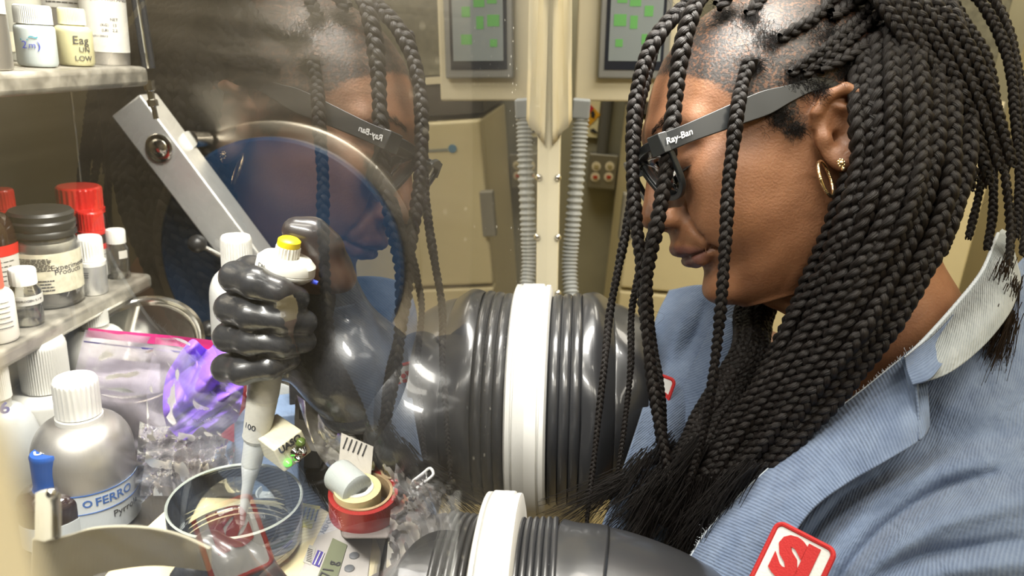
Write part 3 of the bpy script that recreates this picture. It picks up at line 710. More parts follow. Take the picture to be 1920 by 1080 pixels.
def braid_geo(pts, r0, r1, pitch=None, face=None, seed=0, tuft=0.0, frizz=3):
    rg = np.random.RandomState(seed); pts = np.asarray(pts, float)
    L_ = np.linalg.norm(np.diff(pts, axis=0), axis=1).sum(); r = (r0+r1)/2; pitch = pitch or r*5.0
    m = max(24, int(L_/pitch*13)); P = spline(pts, m)
    s = np.concatenate([[0], np.cumsum(np.linalg.norm(np.diff(P, axis=0), axis=1))]); t = s/s[-1]
    R_ = r0+(r1-r0)*t**1.3; R_ = R_*(1+.06*np.sin(s*90+seed)+.04*np.sin(s*233+seed*2))
    T = np.gradient(P, axis=0); T /= np.linalg.norm(T, axis=1)[:, None]
    fc = np.asarray(face if face is not None else -CD, float)
    A = fc-T*(T @ fc)[:, None]; A /= np.linalg.norm(A, axis=1)[:, None]; B = np.cross(T, A)
    tw = rg.uniform(-.35, .35)+.25*np.sin(s*rg.uniform(8, 16)+rg.uniform(0, 6)); c, q = np.cos(tw)[:, None], np.sin(tw)[:, None]; A, B = A*c+B*q, B*c-A*q
    ph = np.concatenate([[0], np.cumsum(np.diff(s)*2*PI/(pitch*(.35+.65*(R_[1:]/r0))))]); out = []
    for k in range(3):
        f_ = ph+2*PI*k/3; x = .60*R_*np.sin(f_); y = .36*R_*np.sin(2*f_)
        rr = R_*(.47+.05*np.cos(2*f_)); rr[-3:] *= (.8, .6, .3)
        out.append(vtube(P+B*x[:, None]+A*y[:, None], rr, 8))
    for k in range(frizz):                      # flyaway hairs
        i = rg.randint(2, m-2); d = rg.normal(size=3); d /= np.linalg.norm(d); q = np.linspace(0, 1, 7)[:, None]
        l_ = rg.uniform(.004, .011); w_ = rg.normal(size=3)*.4
        out.append(vtube(P[i]+d*R_[i]*.8+q*l_*d+np.sin(q*3)*w_*l_+T[i]*q*l_*.5, .00010, 3))
    return merge(out)
HAIR_N = [0]
def cdl(p): return float((p-O) @ CD)
def pyl(p): return 540-F*float((p-O) @ CU)/cdl(p)
def braid(pts, r0, r1, **k):
    """pts as (px, py, cd) or world points"""
    P = [C(*p) if not isinstance(p, np.ndarray) else p for p in pts]
    HAIR_N[0] += 1; P = [p-CD*max(0, .022*(cdl(p)-.60)/.04) if cdl(p) > .60 and pyl(p) > 620 else p for p in P]; v, f, u = braid_geo(P, r0, r1, seed=HAIR_N[0], **k)
    return fastmesh('braid', v, f, m_hair, person, uv=u)
def guide(gs, n):
    """interpolate between guide curves (each list of (px,py,cd)), n curves"""
    G = np.array([np.column_stack([spline(np.array(g, float), 9)]) for g in gs]); t = np.linspace(0, len(gs)-1, n); out = []
    for a in t:
        i = min(int(a), len(gs)-2); u = a-i; out.append(G[i]*(1-u)+G[i+1]*u)
    return out
# hanging face braids
mm = .55/1387
braid([(1320, -45, .60), (1296, 0, .585), (1250, 45, .58), (1215, 100, .578), (1193, 180, .58), (1186, 290, .582), (1190, 390, .585), (1200, 480, .59), (1206, 560, .60), (1213, 650, .61), (1218, 720, .62), (1228, 800, .63), (1240, 870, .635), (1262, 940, .64), (1300, 1010, .65)], 17*mm, 8*mm)
braid([(1330, -30, .575), (1306, 5, .56), (1286, 60, .556), (1272, 130, .554), (1263, 210, .553), (1253, 290, .553), (1241, 370, .556), (1228, 440, .562), (1214, 510, .575), (1212, 600, .59), (1222, 700, .60), (1232, 780, .61), (1245, 860, .62), (1252, 930, .63), (1262, 1000, .64)], 18*mm, 9*mm)
braid([surf(1408, 112, .004), surf(1399, 135, .006), (1390, 165, .542), (1383, 205, .535), (1376, 260, .534), (1366, 340, .536), (1362, 420, .538), (1357, 500, .542), (1352, 570, .548), (1345, 640, .56), (1335, 720, .57), (1322, 800, .585), (1300, 880, .60), (1270, 950, .62)], 14*mm, 8*mm)
braid([(1235, 60, .62), (1200, 200, .61), (1188, 330, .61), (1176, 420, .615), (1160, 500, .62), (1143, 590, .63), (1128, 680, .635), (1118, 760, .64), (1108, 840, .65), (1098, 910, .66), (1088, 1000, .67)], 12*mm, 5*mm)
braid([(1250, 300, .62), (1225, 420, .615), (1197, 520, .62), (1184, 590, .63), (1175, 680, .64), (1166, 760, .645), (1155, 840, .65), (1142, 900, .66), (1128, 955, .67)], 10*mm, 4.5*mm)
braid([(1245, 380, .60), (1225, 440, .60), (1215, 520, .61), (1222, 620, .62), (1232, 720, .63), (1236, 800, .64), (1230, 880, .64)], 10*mm, 6*mm)
# big fall of braids from behind the ear across the shoulder to the chest
fall = [
 [(1600, 95, .56), (1606, 200, .535), (1612, 300, .52), (1585, 400, .52), (1540, 500, .53), (1490, 600, .54), (1440, 700, .55), (1370, 810, .57), (1290, 910, .59)],
 [(1660, 60, .55), (1668, 180, .525), (1665, 300, .51), (1640, 410, .505), (1590, 520, .51), (1530, 620, .52), (1470, 720, .535), (1390, 830, .56), (1310, 930, .58)],
 [(1710, -20, .57), (1735, 120, .53), (1740, 260, .51), (1715, 390, .50), (1660, 510, .50), (1590, 630, .505), (1510, 740, .52), (1430, 850, .54), (1340, 960, .57)],
 [(1740, -60, .62), (1800, 60, .57), (1818, 220, .53), (1800, 370, .51), (1745, 500, .50), (1670, 620, .50), (1585, 730, .51), (1480, 850, .53), (1360, 985, .56)]]
for g in guide(fall, 9):
    g = g.copy(); g[:, 2] += np.linspace(0, 1, len(g))**1.5*.035; g[:, :2] += np.random.normal(0, 3.5, (len(g), 2)); g[:, 2] += np.random.normal(0, .002, len(g))
    braid([tuple(p) for p in g], 18.5*mm*random.uniform(.9, 1.08), 12*mm)
for g in guide(fall, 10):
    g = g.copy(); g[:, 0] -= 13; g[:, 2] += np.linspace(0, 1, len(g))**1.5*.03; g[:, :2] += np.random.normal(0, 5, (len(g), 2)); g[:, 2] += .021
    g[-1] = g[-2]+(g[-1]-g[-2])*1.3
    braid([tuple(p) for p in g], 17*mm, 11*mm)
for g in guide(fall, 9):
    g = g.copy(); g[:, 0] -= 4; g[:, 2] += np.linspace(0, 1, len(g))**1.5*.025; g[:, :2] += np.random.normal(0, 6, (len(g), 2)); g[:, 2] += .045; braid([tuple(p) for p in g], 15*mm, 9*mm)
# fall on the far side of the neck, seen under the chin
far = [
 [(1440, 470, .68), (1395, 560, .67), (1350, 650, .665), (1300, 745, .66), (1240, 840, .66), (1180, 930, .66)],
 [(1480, 480, .665), (1432, 570, .66), (1380, 660, .655), (1318, 760, .65), (1255, 860, .645), (1200, 950, .64)],
 [(1505, 500, .66), (1450, 575, .66), (1398, 670, .66), (1345, 770, .65), (1290, 870, .64), (1235, 970, .635)]]
for j, (n, dz) in enumerate(((9, 0), (8, .02))):
    for g in guide(far, n):
        g = g.copy(); g[:, :2] += np.random.normal(0, 4, (len(g), 2)); g[:, 2] += dz; braid([tuple(p) for p in g], 12*mm, 7*mm)
# braids swept back over the scalp
def scalp(pts, r0, r1, off=.003): return braid([surf(x, y, off+.0012*i) for i, (x, y) in enumerate(pts)], r0, r1, frizz=8)
scalp([(1462, 72), (1490, 55), (1520, 38), (1548, 12), (1575, -25)], 12*mm, 15*mm)
scalp([(1482, 138), (1515, 112), (1550, 88), (1590, 52), (1625, 20), (1650, -10)], 10*mm, 13*mm)
scalp([(1508, 140), (1545, 112), (1580, 85), (1620, 50), (1660, 20), (1700, -12)], 10*mm, 14*mm)
scalp([(1540, 130), (1580, 110), (1620, 85), (1660, 55), (1700, 25)], 11*mm, 15*mm, .006)
scalp([(1400, 28), (1420, 5), (1440, -20)], 12*mm, 14*mm)
scalp([(1345, 12), (1365, -5), (1390, -30)], 12*mm, 14*mm)
scalp([(1560, 30), (1600, 5), (1650, -25)], 14*mm, 16*mm, .007)
# braids falling from the crown on both sides and over the back of the head
for s_ in (1, -1):
    for i, f0 in enumerate(np.linspace(-.055, -.092, 5)):
        k = .5+.5*math.cos((f0+.045)*22)
        P = [h2g(q) for q in ((f0+.02, s_*.002, .136*k+.002), (f0+.008, s_*.030, .133*k), (f0-.004, s_*.056, .112*k), (f0-.010, s_*.075, .078*k+.004), (f0-.016, s_*.085, .030), (f0-.02, s_*.087, -.02), (f0-.02, s_*.084, -.07))]
        braid(P, 15*mm, 10*mm)
for i, l0 in enumerate(np.linspace(-.055, .055, 7)):
    P = [h2g(q) for q in ((-.05, l0*.5, .136), (-.085, l0*.8, .118), (-.108, l0, .078), (-.116, l0*1.1, .030), (-.114, l0*1.1, -.025), (-.108, l0*1.1, -.08))]
    braid(P, 15*mm, 10*mm)
# braids hanging down the back
for g in ([(1745, -40, .62), (1800, 30, .60), (1850, 110, .59), (1872, 220, .59), (1885, 330, .585), (1895, 430, .58), (1888, 540, .56)],
          [(1790, -50, .63), (1850, 20, .62), (1890, 110, .61), (1905, 230, .60), (1912, 340, .59), (1905, 450, .58)],
          [(1830, -50, .64), (1880, 30, .63), (1908, 130, .62), (1922, 260, .61), (1926, 380, .60), (1918, 480, .58)],
          [(1700, -60, .65), (1790, 10, .64), (1838, 120, .63), (1850, 240, .625), (1838, 350, .62), (1815, 450, .61)],
          [(1690, -60, .66), (1770, 20, .65), (1810, 140, .64), (1815, 280, .64), (1795, 400, .63), (1770, 480, .62)],
          [(1720, -60, .64), (1790, 40, .625), (1832, 150, .615), (1858, 270, .61), (1862, 390, .60), (1850, 470, .59)],
          [(1650, -60, .66), (1720, 20, .66), (1770, 130, .65), (1780, 270, .65), (1760, 400, .64), (1730, 500, .63)]):
    braid([tuple(p) for p in g], 12.5*mm, 8*mm)
# loose ends fanning out of the braids
def wisps(name, starts, dirs, n, L0, L1, m, r=.00022, par=person, curl=.05, seed=3, spread=.13):
    rg = np.random.RandomState(seed); out = []
    for i in range(n):
        k = rg.randint(len(starts)); s_ = np.array(starts[k])+np.array([*rg.normal(0, 9, 2), rg.normal(0, .008)]); d = np.array(dirs[k], float)
        a = math.atan2(d[1], d[0])+rg.normal(0, spread); l_ = rg.uniform(L0, L1); t = np.linspace(0, 1, 10)
        bend = rg.normal(0, curl); x = s_[0]+l_*np.cumsum(np.cos(a+bend*t*3))/10; y = s_[1]+l_*np.cumsum(np.sin(a+bend*t*3))/10
        P = np.array([C(x[j], y[j], s_[2]+.012*t[j]) for j in range(10)])
        out.append(vtube(P, r*(1.15-t*.8), 4))
    v, f, u = merge(out); o = fastmesh(name, v, f, m, par, uv=u); o['kind'] = 'stuff'; return o
st = []; dr = []
for a, b, c, d in ((1215, 850, .64, 125), (1180, 890, .655, 150), (1240, 880, .63, 130), (1260, 900, .62, 120), (1280, 870, .61, 125), (1300, 900, .60, 110), (1330, 890, .59, 105), (1340, 930, .58, 100), (1230, 930, .63, 115), (1290, 950, .61, 95), (1380, 880, .57, 120), (1420, 860, .56, 130), (1320, 820, .60, 125), (1260, 820, .64, 128)):
    st.append((a, b, c+(.005 if a > 1250 else -.03))); dr.append((math.cos(math.radians(d)), math.sin(math.radians(d))))
wisps('loose_hair', st, dr, 1300, 70, 190, m_hair, r=.00042)
st = [(1890, 480, .555), (1905, 520, .55), (1880, 560, .55), (1900, 580, .545)]; dr = [(-.25, 1), (-.3, 1), (-.25, 1), (-.35, 1)]
wisps('loose_hair', st, dr, 260, 90, 190, m_wisp, r=.0003, seed=9, spread=.13)
# short roots where the braids start, and brow and lashes
out = []; rg = np.random.RandomState(5)
VN = None
for (cx, cy, sp_, n) in ((1440, 70, 30, 260), (1405, 30, 26, 200), (1495, 140, 26, 260), (1408, 120, 20, 260), (1350, 20, 24, 160), (1530, 165, 26, 220), (1545, 60, 34, 240), (1455, 215, 30, 200), (1490, 240, 22, 160), (1590, 130, 26, 200), (1290, 15, 20, 90)):
    for i in range(n):
        x, y = cx+rg.normal()*sp_*.6, cy+rg.normal()*sp_*.5; P0 = surf(x, y, -.0004); a = math.atan2(cy-y, cx-x+14)+rg.normal(0, .5); l_ = rg.uniform(9, 22)
        ts = np.linspace(0, 1, 5); P = np.array([surf(x+l_*t*math.cos(a+t), y+l_*t*math.sin(a+t), -.0003+.0035*math.sin(t*2.4)) for t in ts]); 
        if np.linalg.norm(P[-1]-P[0]) < .02: out.append(vtube(P, .00012, 3))
v, f, u = merge(out); o = fastmesh('hair_roots', v, f, m_hair, person, uv=u); o['kind'] = 'stuff'
def hl_(pts, off=0): return [h2g(p) for p in pts]
out = []
for s in (-1, 1):
    for i in range(110):
        t = rg.uniform(0, 1); p = np.array([lerp(.0975, .083, t**1.4), s*lerp(.014, .046, t), .0445+.004*math.sin(t*2.6)+rg.normal(0, .0014)]); d = np.array([-.0022, s*.0045, .0016+rg.normal(0, .001)])
        P = np.array([h2g(p+d*q) for q in (0, .5, 1)]); out.append(vtube(P, .00016, 3))
v, f, u = merge(out); fastmesh('eyebrows', v, f, m_hair, person, uv=u)['kind'] = 'stuff'
out = []
for s in (-1, 1):
    for i in range(46):
        t = i/45; l0 = lerp(.019, .044, t); ff = .0765+.0136*math.sqrt(max(0, 1-((l0-.031)/.0150)**2))*.93; h0_ = .0068+.0035*(2*t-1)**2
        P = [(ff+q*.008, s*(l0+q*.003*(t-.4)), h0_-.0045*q+.004*q*q) for q in (0, .35, .7, 1)]; out.append(vtube(np.array([h2g(p) for p in P]), np.array([.00022, .0002, .00013, .00006]), 4))
    P = [(.0765+.0136*math.sqrt(max(0, 1-((l0-.031)/.0150)**2))*.94, s*l0, .0070+.0038*((l0-.031)/.0145)**2) for l0 in np.linspace(.0175, .0445, 14)]
    out.append(vtube(np.array([h2g(p) for p in P]), .00055, 6))
v, f, u = merge(out); fastmesh('eyelashes', v, f, m_hair, person, uv=u)['kind'] = 'stuff'

# ---------------------------------------------------------------- glasses
m_frame = mat('matte_black_frame', (.020, .023, .025), .34, spec=.6)
m_lens = thin_glass('spectacle_lens', (.97, .97, .97), ior=1.45)
gl = thing('eyeglasses', h2g((.1, 0, .02)), 'matte black thick-rimmed eyeglasses worn on the nose under two braids', 'glasses')
def rim(s):
    c = np.array([.1050, s*.0385, .0125]); e1 = np.array([-.20, s*1, 0]); e1 /= np.linalg.norm(e1); e2 = np.array([.19, 0, 1]); e2 /= np.linalg.norm(e2)
    pts = [(-.0225, .0165), (-.010, .0205), (.006, .0212), (.020, .0195), (.0262, .0125), (.0245, .0), (.0195, -.0140), (.009, -.0215), (-.004, -.0222), (-.0155, -.0170), (-.0215, -.005), (-.0240, .008)]
    P = np.array([c+e1*a+e2*b for a, b in pts]); n = len(P); Q = spline(np.vstack([P, P, P]), 300)[100:200]; return c, e1, e2, Q
for s in (-1, 1):
    c, e1, e2, Q = rim(s); nn = np.cross(e1, e2); 
    if nn[0] < 0: nn = -nn
    cen = Q.mean(0); vs = []; n = len(Q)
    top = np.clip(((Q-cen) @ e2)/.02, -1, 1)
    for q, tp in zip(Q, top):
        d = q-cen; d /= np.linalg.norm(d); w_ = .0022+.0012*max(0, tp)
        for a, b in ((-w_, -.0018), (w_, -.0018), (w_, .0018), (-w_, .0018)): vs.append(h2g(q+d*a+nn*b))
    m = MB(); m.add(vs, [(i*4+k, i*4+(k+1) % 4, ((i+1) % n)*4+(k+1) % 4, ((i+1) % n)*4+k) for i in range(n) for k in range(4)])
    fo = m.build('rim', m_frame, gl, bevel=.0007)
    m = MB(); m.add([h2g(q) for q in Q]+[h2g(cen+nn*.0012)], [(i, (i+1) % n, n) for i in range(n)]); m.build('lens', m_lens, fo, auto=False, solid=.0008)
    # temple
    m = MB(); T = [(.1045, .0655, .0295, .0072), (.085, .0695, .0305, .0070), (.050, .0710, .0325, .0085), (.030, .0710, .0335, .0090), (.012, .0715, .0345, .0062), (-.006, .0720, .0350, .0050), (-.022, .0700, .0270, .0045), (-.036, .0660, .0080, .0035)]
    T = spline(np.array(T), 40); vs = []
    for a, b, c_, hh in T:
        for dl, dh in ((-.0018, -hh), (.0018, -hh), (.0018, hh), (-.0018, hh)): vs.append(h2g((a, s*(b+dl), c_+dh)))
    n = len(T); m.add(vs, [(i*4+k, i*4+(k+1) % 4, (i+1)*4+(k+1) % 4, (i+1)*4+k) for i in range(n-1) for k in range(4)]+[(0, 1, 2, 3), (4*n-4, 4*n-3, 4*n-2, 4*n-1)])
    tp = m.build('temple', m_frame, gl, bevel=.0006)
    if s < 0: continue
    m = MB(); m.hexa([h2g((a, s*b, c_)) for c_ in (.022, .0375) for b, a in ((.0600, .1075), (.0685, .1010)) for a in (a, a+.006)]); m.build('hinge_block', m_frame, gl, bevel=.0008)
    if s == 1:
        m = MB(); p = np.array([.0945, .0716, .0298]); xd = h2g((-1, .12, .06))-h2g((0, 0, 0)); yd = h2g((.06, 0, 1))-h2g((0, 0, 0)); xd /= np.linalg.norm(xd); yd /= np.linalg.norm(yd); yd -= xd*(xd@yd)
        v, f_ = text_mesh('Ray-Ban', .0066, .0001, .0002); o_ = h2g(p); zz = np.cross(xd, yd)
        m.add([o_+xd*(a*.95+b*.22)+yd*b+zz*(c+.0004) for a, b, c in v], f_); m.build('lettering', mat('white_print', (.85, .85, .85), .4), tp, auto=False)
m = MB(); m.tube(np.array([h2g(p) for p in spline([(.1115, -.017, .022), (.1150, -.008, .0265), (.1158, 0, .0275), (.1150, .008, .0265), (.1115, .017, .022)], 16)]), .0026, 10); m.build('bridge', m_frame, gl)
# ---------------------------------------------------------------- earrings
m_gold = mat('pale_gold', (.80, .62, .36), .18, 1.0)
hp_ = C(1548, 335, .533); m = MB(); R_ = .0132; ex = h2g((1, 0, 0))-h2g((0, 0, 0)); ez = h2g((0, 0, 1))-h2g((0, 0, 0)); ey = h2g((0, 1, 0))-h2g((0, 0, 0))
e1 = ex*.62+ey*.78; pts = [hp_+R_*(math.cos(a)*e1+math.sin(a)*(ez)) for a in np.linspace(0, 2*PI, 120, endpoint=False)]
m.tube(pts, [.00105+.00028*abs(math.sin(i*1.6)) for i in range(120)], 10, closed=True)
tag(m.build('hoop_earring', m_gold), 'twisted gold hoop earring hanging from the ear lobe', 'earring')
m = MB(); c = C(1577, 306, .527); m.sphere(c, .0023, 10, 8)
for i in range(8): a = i*PI/4; m.sphere(c+.0026*(math.cos(a)*(ex*.8)+math.sin(a)*ez), .0011, 8, 6)
m.sphere(c-ez*.0042, .0016, 8, 6)
tag(m.build('stud_earring', m_gold), 'small gold flower stud earring on the ear lobe behind the hoop', 'earring')
# ---------------------------------------------------------------- lab coat
def coat_mat(name, c1, c2, sc=1):
    m, nt, bs = _nt(name); N = nt.nodes; L = nt.links
    uv = N.new('ShaderNodeUVMap'); w_ = N.new('ShaderNodeTexWave'); w_.wave_type = 'BANDS'; w_.bands_direction = 'DIAGONAL'
    w_.inputs['Scale'].default_value = 36*sc; w_.inputs['Distortion'].default_value = .6; w_.inputs['Detail'].default_value = 2; w_.inputs['Detail Scale'].default_value = .4; L.new(uv.outputs[0], w_.inputs['Vector'])
    n = N.new('ShaderNodeTexNoise'); n.inputs['Scale'].default_value = 9; n.inputs['Detail'].default_value = 6; L.new(uv.outputs[0], n.inputs['Vector'])
    r = N.new('ShaderNodeValToRGB'); r.color_ramp.elements[0].color = (*c1, 1); r.color_ramp.elements[1].color = (*c2, 1); r.color_ramp.elements[0].position = .3; r.color_ramp.elements[1].position = .7
    mx = N.new('ShaderNodeMath'); mx.operation = 'MULTIPLY_ADD'; mx.inputs[1].default_value = .20; L.new(w_.outputs['Fac'], mx.inputs[0])
    m2 = N.new('ShaderNodeMath'); m2.operation = 'MULTIPLY'; m2.inputs[1].default_value = .80; L.new(n.outputs['Fac'], m2.inputs[0]); L.new(m2.outputs[0], mx.inputs[2]); L.new(mx.outputs[0], r.inputs[0]); L.new(r.outputs[0], bs.inputs['Base Color'])
    b = N.new('ShaderNodeBump'); b.inputs['Strength'].default_value = .5; b.inputs['Distance'].default_value = .0005; L.new(w_.outputs['Fac'], b.inputs['Height'])
    n3 = N.new('ShaderNodeTexNoise'); n3.inputs['Scale'].default_value = 30; n3.inputs['Detail'].default_value = 3; L.new(uv.outputs[0], n3.inputs['Vector'])
    b2 = N.new('ShaderNodeBump'); b2.inputs['Strength'].default_value = .4; b2.inputs['Distance'].default_value = .003; L.new(n3.outputs['Fac'], b2.inputs['Height']); L.new(b.outputs[0], b2.inputs['Normal']); L.new(b2.outputs[0], bs.inputs['Normal'])
    bs.inputs['Roughness'].default_value = .85; bs.inputs['Sheen Weight'].default_value = .15; bs.inputs['Specular IOR Level'].default_value = .2
    return m
m_coat = coat_mat('blue_twill', (.11, .150, .24), (.18, .235, .34))
m_lin = coat_mat('collar_underside', (.25, .28, .29), (.38, .41, .42))
m_edge = mat('frayed_white_edge', (.62, .68, .75), .9, bmp=(900, 1, .001))
def up2(G, nu, nv):
    """control grid a x b x 3 -> smooth nu x nv x 3"""
    A = np.stack([spline(G[i], nv) for i in range(G.shape[0])]); return np.stack([spline(A[:, j], nu) for j in range(nv)], 1)
def sheet(name, rows, nu, nv, m, parent, folds=(), th=.0016, seed=1, wr=.0008, twist=0):
    G = up2(np.array(rows, float), nu, nv); px, py, cd = G[..., 0], G[..., 1], G[..., 2].copy()
    for pts, wid, amp in folds:         # soft ridge (amp>0 towards the camera side) along a line
        Q = spline(np.array(pts, float), 60); d = np.sqrt((px[..., None]-Q[:, 0])**2+(py[..., None]-Q[:, 1])**2); j = d.argmin(-1); d = d.min(-1)
        fade = np.sin(np.clip(j/59, .04, .96)*PI)**.5; cd -= amp*np.exp(-(d/wid)**2)*fade
    rg = np.random.RandomState(seed)
    for _ in range(6):
        a = rg.uniform(0, PI); k = rg.uniform(.01, .045); cd += wr*np.sin((px*math.cos(a)+py*math.sin(a))*k+rg.uniform(0, 6))*.6
    P = O+(CD+CR*((px[..., None]-960)/F)+CU*((540-py[..., None])/F))*cd[..., None]
    V = P.reshape(-1, 3); i, k = np.meshgrid(np.arange(nu-1), np.arange(nv-1), indexing='ij')
    idx = np.stack([i*nv+k, i*nv+k+1, (i+1)*nv+k+1, (i+1)*nv+k], -1).reshape(-1, 4)
    du = np.concatenate([[0], np.cumsum(np.linalg.norm(np.diff(P[:, nv//2], axis=0), axis=1))]); dv = np.concatenate([[0], np.cumsum(np.linalg.norm(np.diff(P[nu//2], axis=0), axis=1))])
    uvv = np.stack(np.meshgrid(du, dv, indexing='ij'), -1).reshape(-1, 2); c, s = math.cos(twist), math.sin(twist); uvv = uvv @ np.array([[c, s], [-s, c]])
    o = fastmesh(name, V, idx, m, parent, uv=uvv[idx.ravel()]*5)
    if th: q = o.modifiers.new('s', 'SOLIDIFY'); q.thickness = th; q.offset = 0
    return o, P
coat = bpy.data.objects.new('lab_coat', None); COL.objects.link(coat); coat.parent = person; coat['org'] = list(person['org']); coat.location = (0, 0, 0)
main_rows = [
 [(1250, 1180, .60), (1400, 990, .585), (1535, 850, .58), (1660, 735, .58), (1765, 650, .56), (1850, 560, .59), (1930, 470, .64)],
 [(1330, 1230, .54), (1480, 1060, .52), (1610, 930, .52), (1730, 830, .525), (1830, 740, .53), (1920, 660, .56), (2000, 580, .61)],
 [(1430, 1290, .485), (1570, 1130, .462), (1700, 1000, .462), (1810, 905, .475), (1910, 830, .495), (2010, 750, .53), (2090, 680, .58)],
 [(1560, 1380, .455), (1690, 1220, .43), (1810, 1090, .43), (1920, 990, .44), (2020, 910, .465), (2120, 840, .505), (2200, 770, .56)],
 [(1720, 1500, .45), (1850, 1350, .42), (1960, 1210, .415), (2060, 1100, .43), (2160, 1020, .46), (2250, 950, .505), (2320, 880, .57)],
 [(1900, 1640, .50), (2020, 1500, .47), (2120, 1350, .465), (2210, 1240, .48), (2300, 1160, .51), (2380, 1080, .56), (2440, 1010, .62)]]
folds = [
 ([(1500, 1130), (1575, 1010), (1660, 925), (1760, 880), (1900, 850)], 22, .010),
 ([(1540, 1150), (1605, 1045), (1680, 970), (1770, 915), (1860, 890)], 13, -.013),
 ([(1560, 1180), (1650, 1060), (1750, 985), (1860, 950), (1990, 920)], 28, .010),
 ([(1600, 1110), (1700, 1050), (1800, 1030), (1930, 1010)], 14, -.008),
 ([(1470, 1040), (1560, 940), (1640, 870), (1720, 845)], 16, .006),
 ([(1450, 1120), (1500, 1030), (1580, 930), (1650, 890)], 12, -.008),
 ([(1750, 760), (1820, 770), (1920, 740)], 24, .005), ([(1760, 830), (1850, 820), (1950, 800)], 20, -.004),
 ([(1640, 1130), (1760, 1075), (1880, 1060), (1980, 1060)], 20, .006)]
sheet('sleeve_and_front', main_rows, 130, 150, m_coat, coat, folds, twist=.3)
# near lapel facing, rolled open, with frayed edge
inner = [(1285, 1060, .58), (1322, 1000, .575), (1380, 935, .57), (1452, 868, .565), (1530, 798, .56), (1615, 733, .555), (1690, 672, .55), (1738, 640, .55)]
outer = [(1395, 1150, .495), (1440, 1075, .495), (1485, 1005, .492), (1528, 950, .492), (1590, 905, .492), (1655, 868, .486), (1724, 826, .492), (1742, 800, .50)]
mid = [tuple(lerp(a, b, .33) for a, b in zip(p, q)) for p, q in zip(inner, outer)]; mid = [(a, b, c-.008) for a, b, c in mid]
mid2 = [tuple(lerp(a, b, .72) for a, b in zip(p, q)) for p, q in zip(inner, outer)]; mid2 = [(a, b, c-.007) for a, b, c in mid2]
o, P = sheet('lapel', [inner, mid, mid2, outer], 40, 130, m_coat, coat, [([(1340, 1090), (1400, 1020), (1450, 960)], 20, -.005), ([(1370, 1060), (1440, 980), (1490, 930), (1560, 880)], 16, .004)], seed=4, twist=-.9)
vs = [vtube(P[0]+(P[1]-P[0])*.4, .0012, 8)]; rg = np.random.RandomState(2)
for i in range(420):
    j = rg.randint(0, 129); p = P[0][j]; d = (P[0][j]-P[3][j]); d /= np.linalg.norm(d); q = np.linspace(0, 1, 5)[:, None]; w_ = rg.normal(size=3)*.5
    l_ = rg.uniform(.0012, .0045) if rg.rand() < .93 else rg.uniform(.005, .009)
    vs.append(vtube(p-CD*.0012+d*q*l_+w_*np.sin(q*2)*l_*.6, .00022, 4))
v, f, u = merge(vs); fastmesh('frayed_edge', v, f, m_edge, coat)
# the piece above the notch, and the collar
sheet('lapel', [[(1690, 672, .531), (1712, 652, .534), (1738, 632, .54)], [(1705, 735, .513), (1716, 700, .519), (1728, 668, .526)], [(1724, 826, .490), (1722, 775, .500), (1716, 722, .508)]], 30, 24, m_coat, coat, seed=5, wr=.0003, twist=-.9)
cr = [[(1700, 672, .527), (1738, 632, .535), (1790, 575, .55), (1838, 515, .57), (1862, 462, .60), (1872, 438, .63), (1878, 430, .66)],
      [(1705, 690, .512), (1752, 652, .515), (1812, 592, .53), (1862, 532, .55), (1885, 478, .58), (1890, 452, .61), (1890, 440, .65)],
      [(1708, 708, .505), (1765, 675, .503), (1830, 622, .513), (1880, 560, .535), (1899, 512, .565), (1902, 490, .60), (1900, 470, .64)],
      [(1712, 722, .503), (1778, 700, .499), (1842, 650, .508), (1890, 590, .53), (1908, 545, .56), (1912, 520, .60), (1908, 500, .64)]]
sheet('collar', cr, 36, 90, m_lin, coat, seed=6, wr=.0004)
roll = spline(np.array([(1697, 672, .526), (1738, 631, .533), (1790, 573, .548), (1838, 513, .568), (1862, 460, .598), (1871, 438, .628)]), 60)
v, f, u = vtube(np.array([C(*p) for p in roll]), .0014, 8); fastmesh('collar_piping', v, f, m_edge, coat)
o, _ = sheet('collar', [[(1697, 672, .524), (1722, 652, .522), (1752, 628, .528), (1788, 590, .54)], [(1702, 698, .507), (1730, 682, .505), (1762, 655, .511), (1800, 612, .527)], [(1711, 722, .499), (1744, 710, .494), (1772, 676, .503), (1806, 630, .520)]], 24, 40, m_coat, coat, seed=7, wr=.0003, twist=.8)
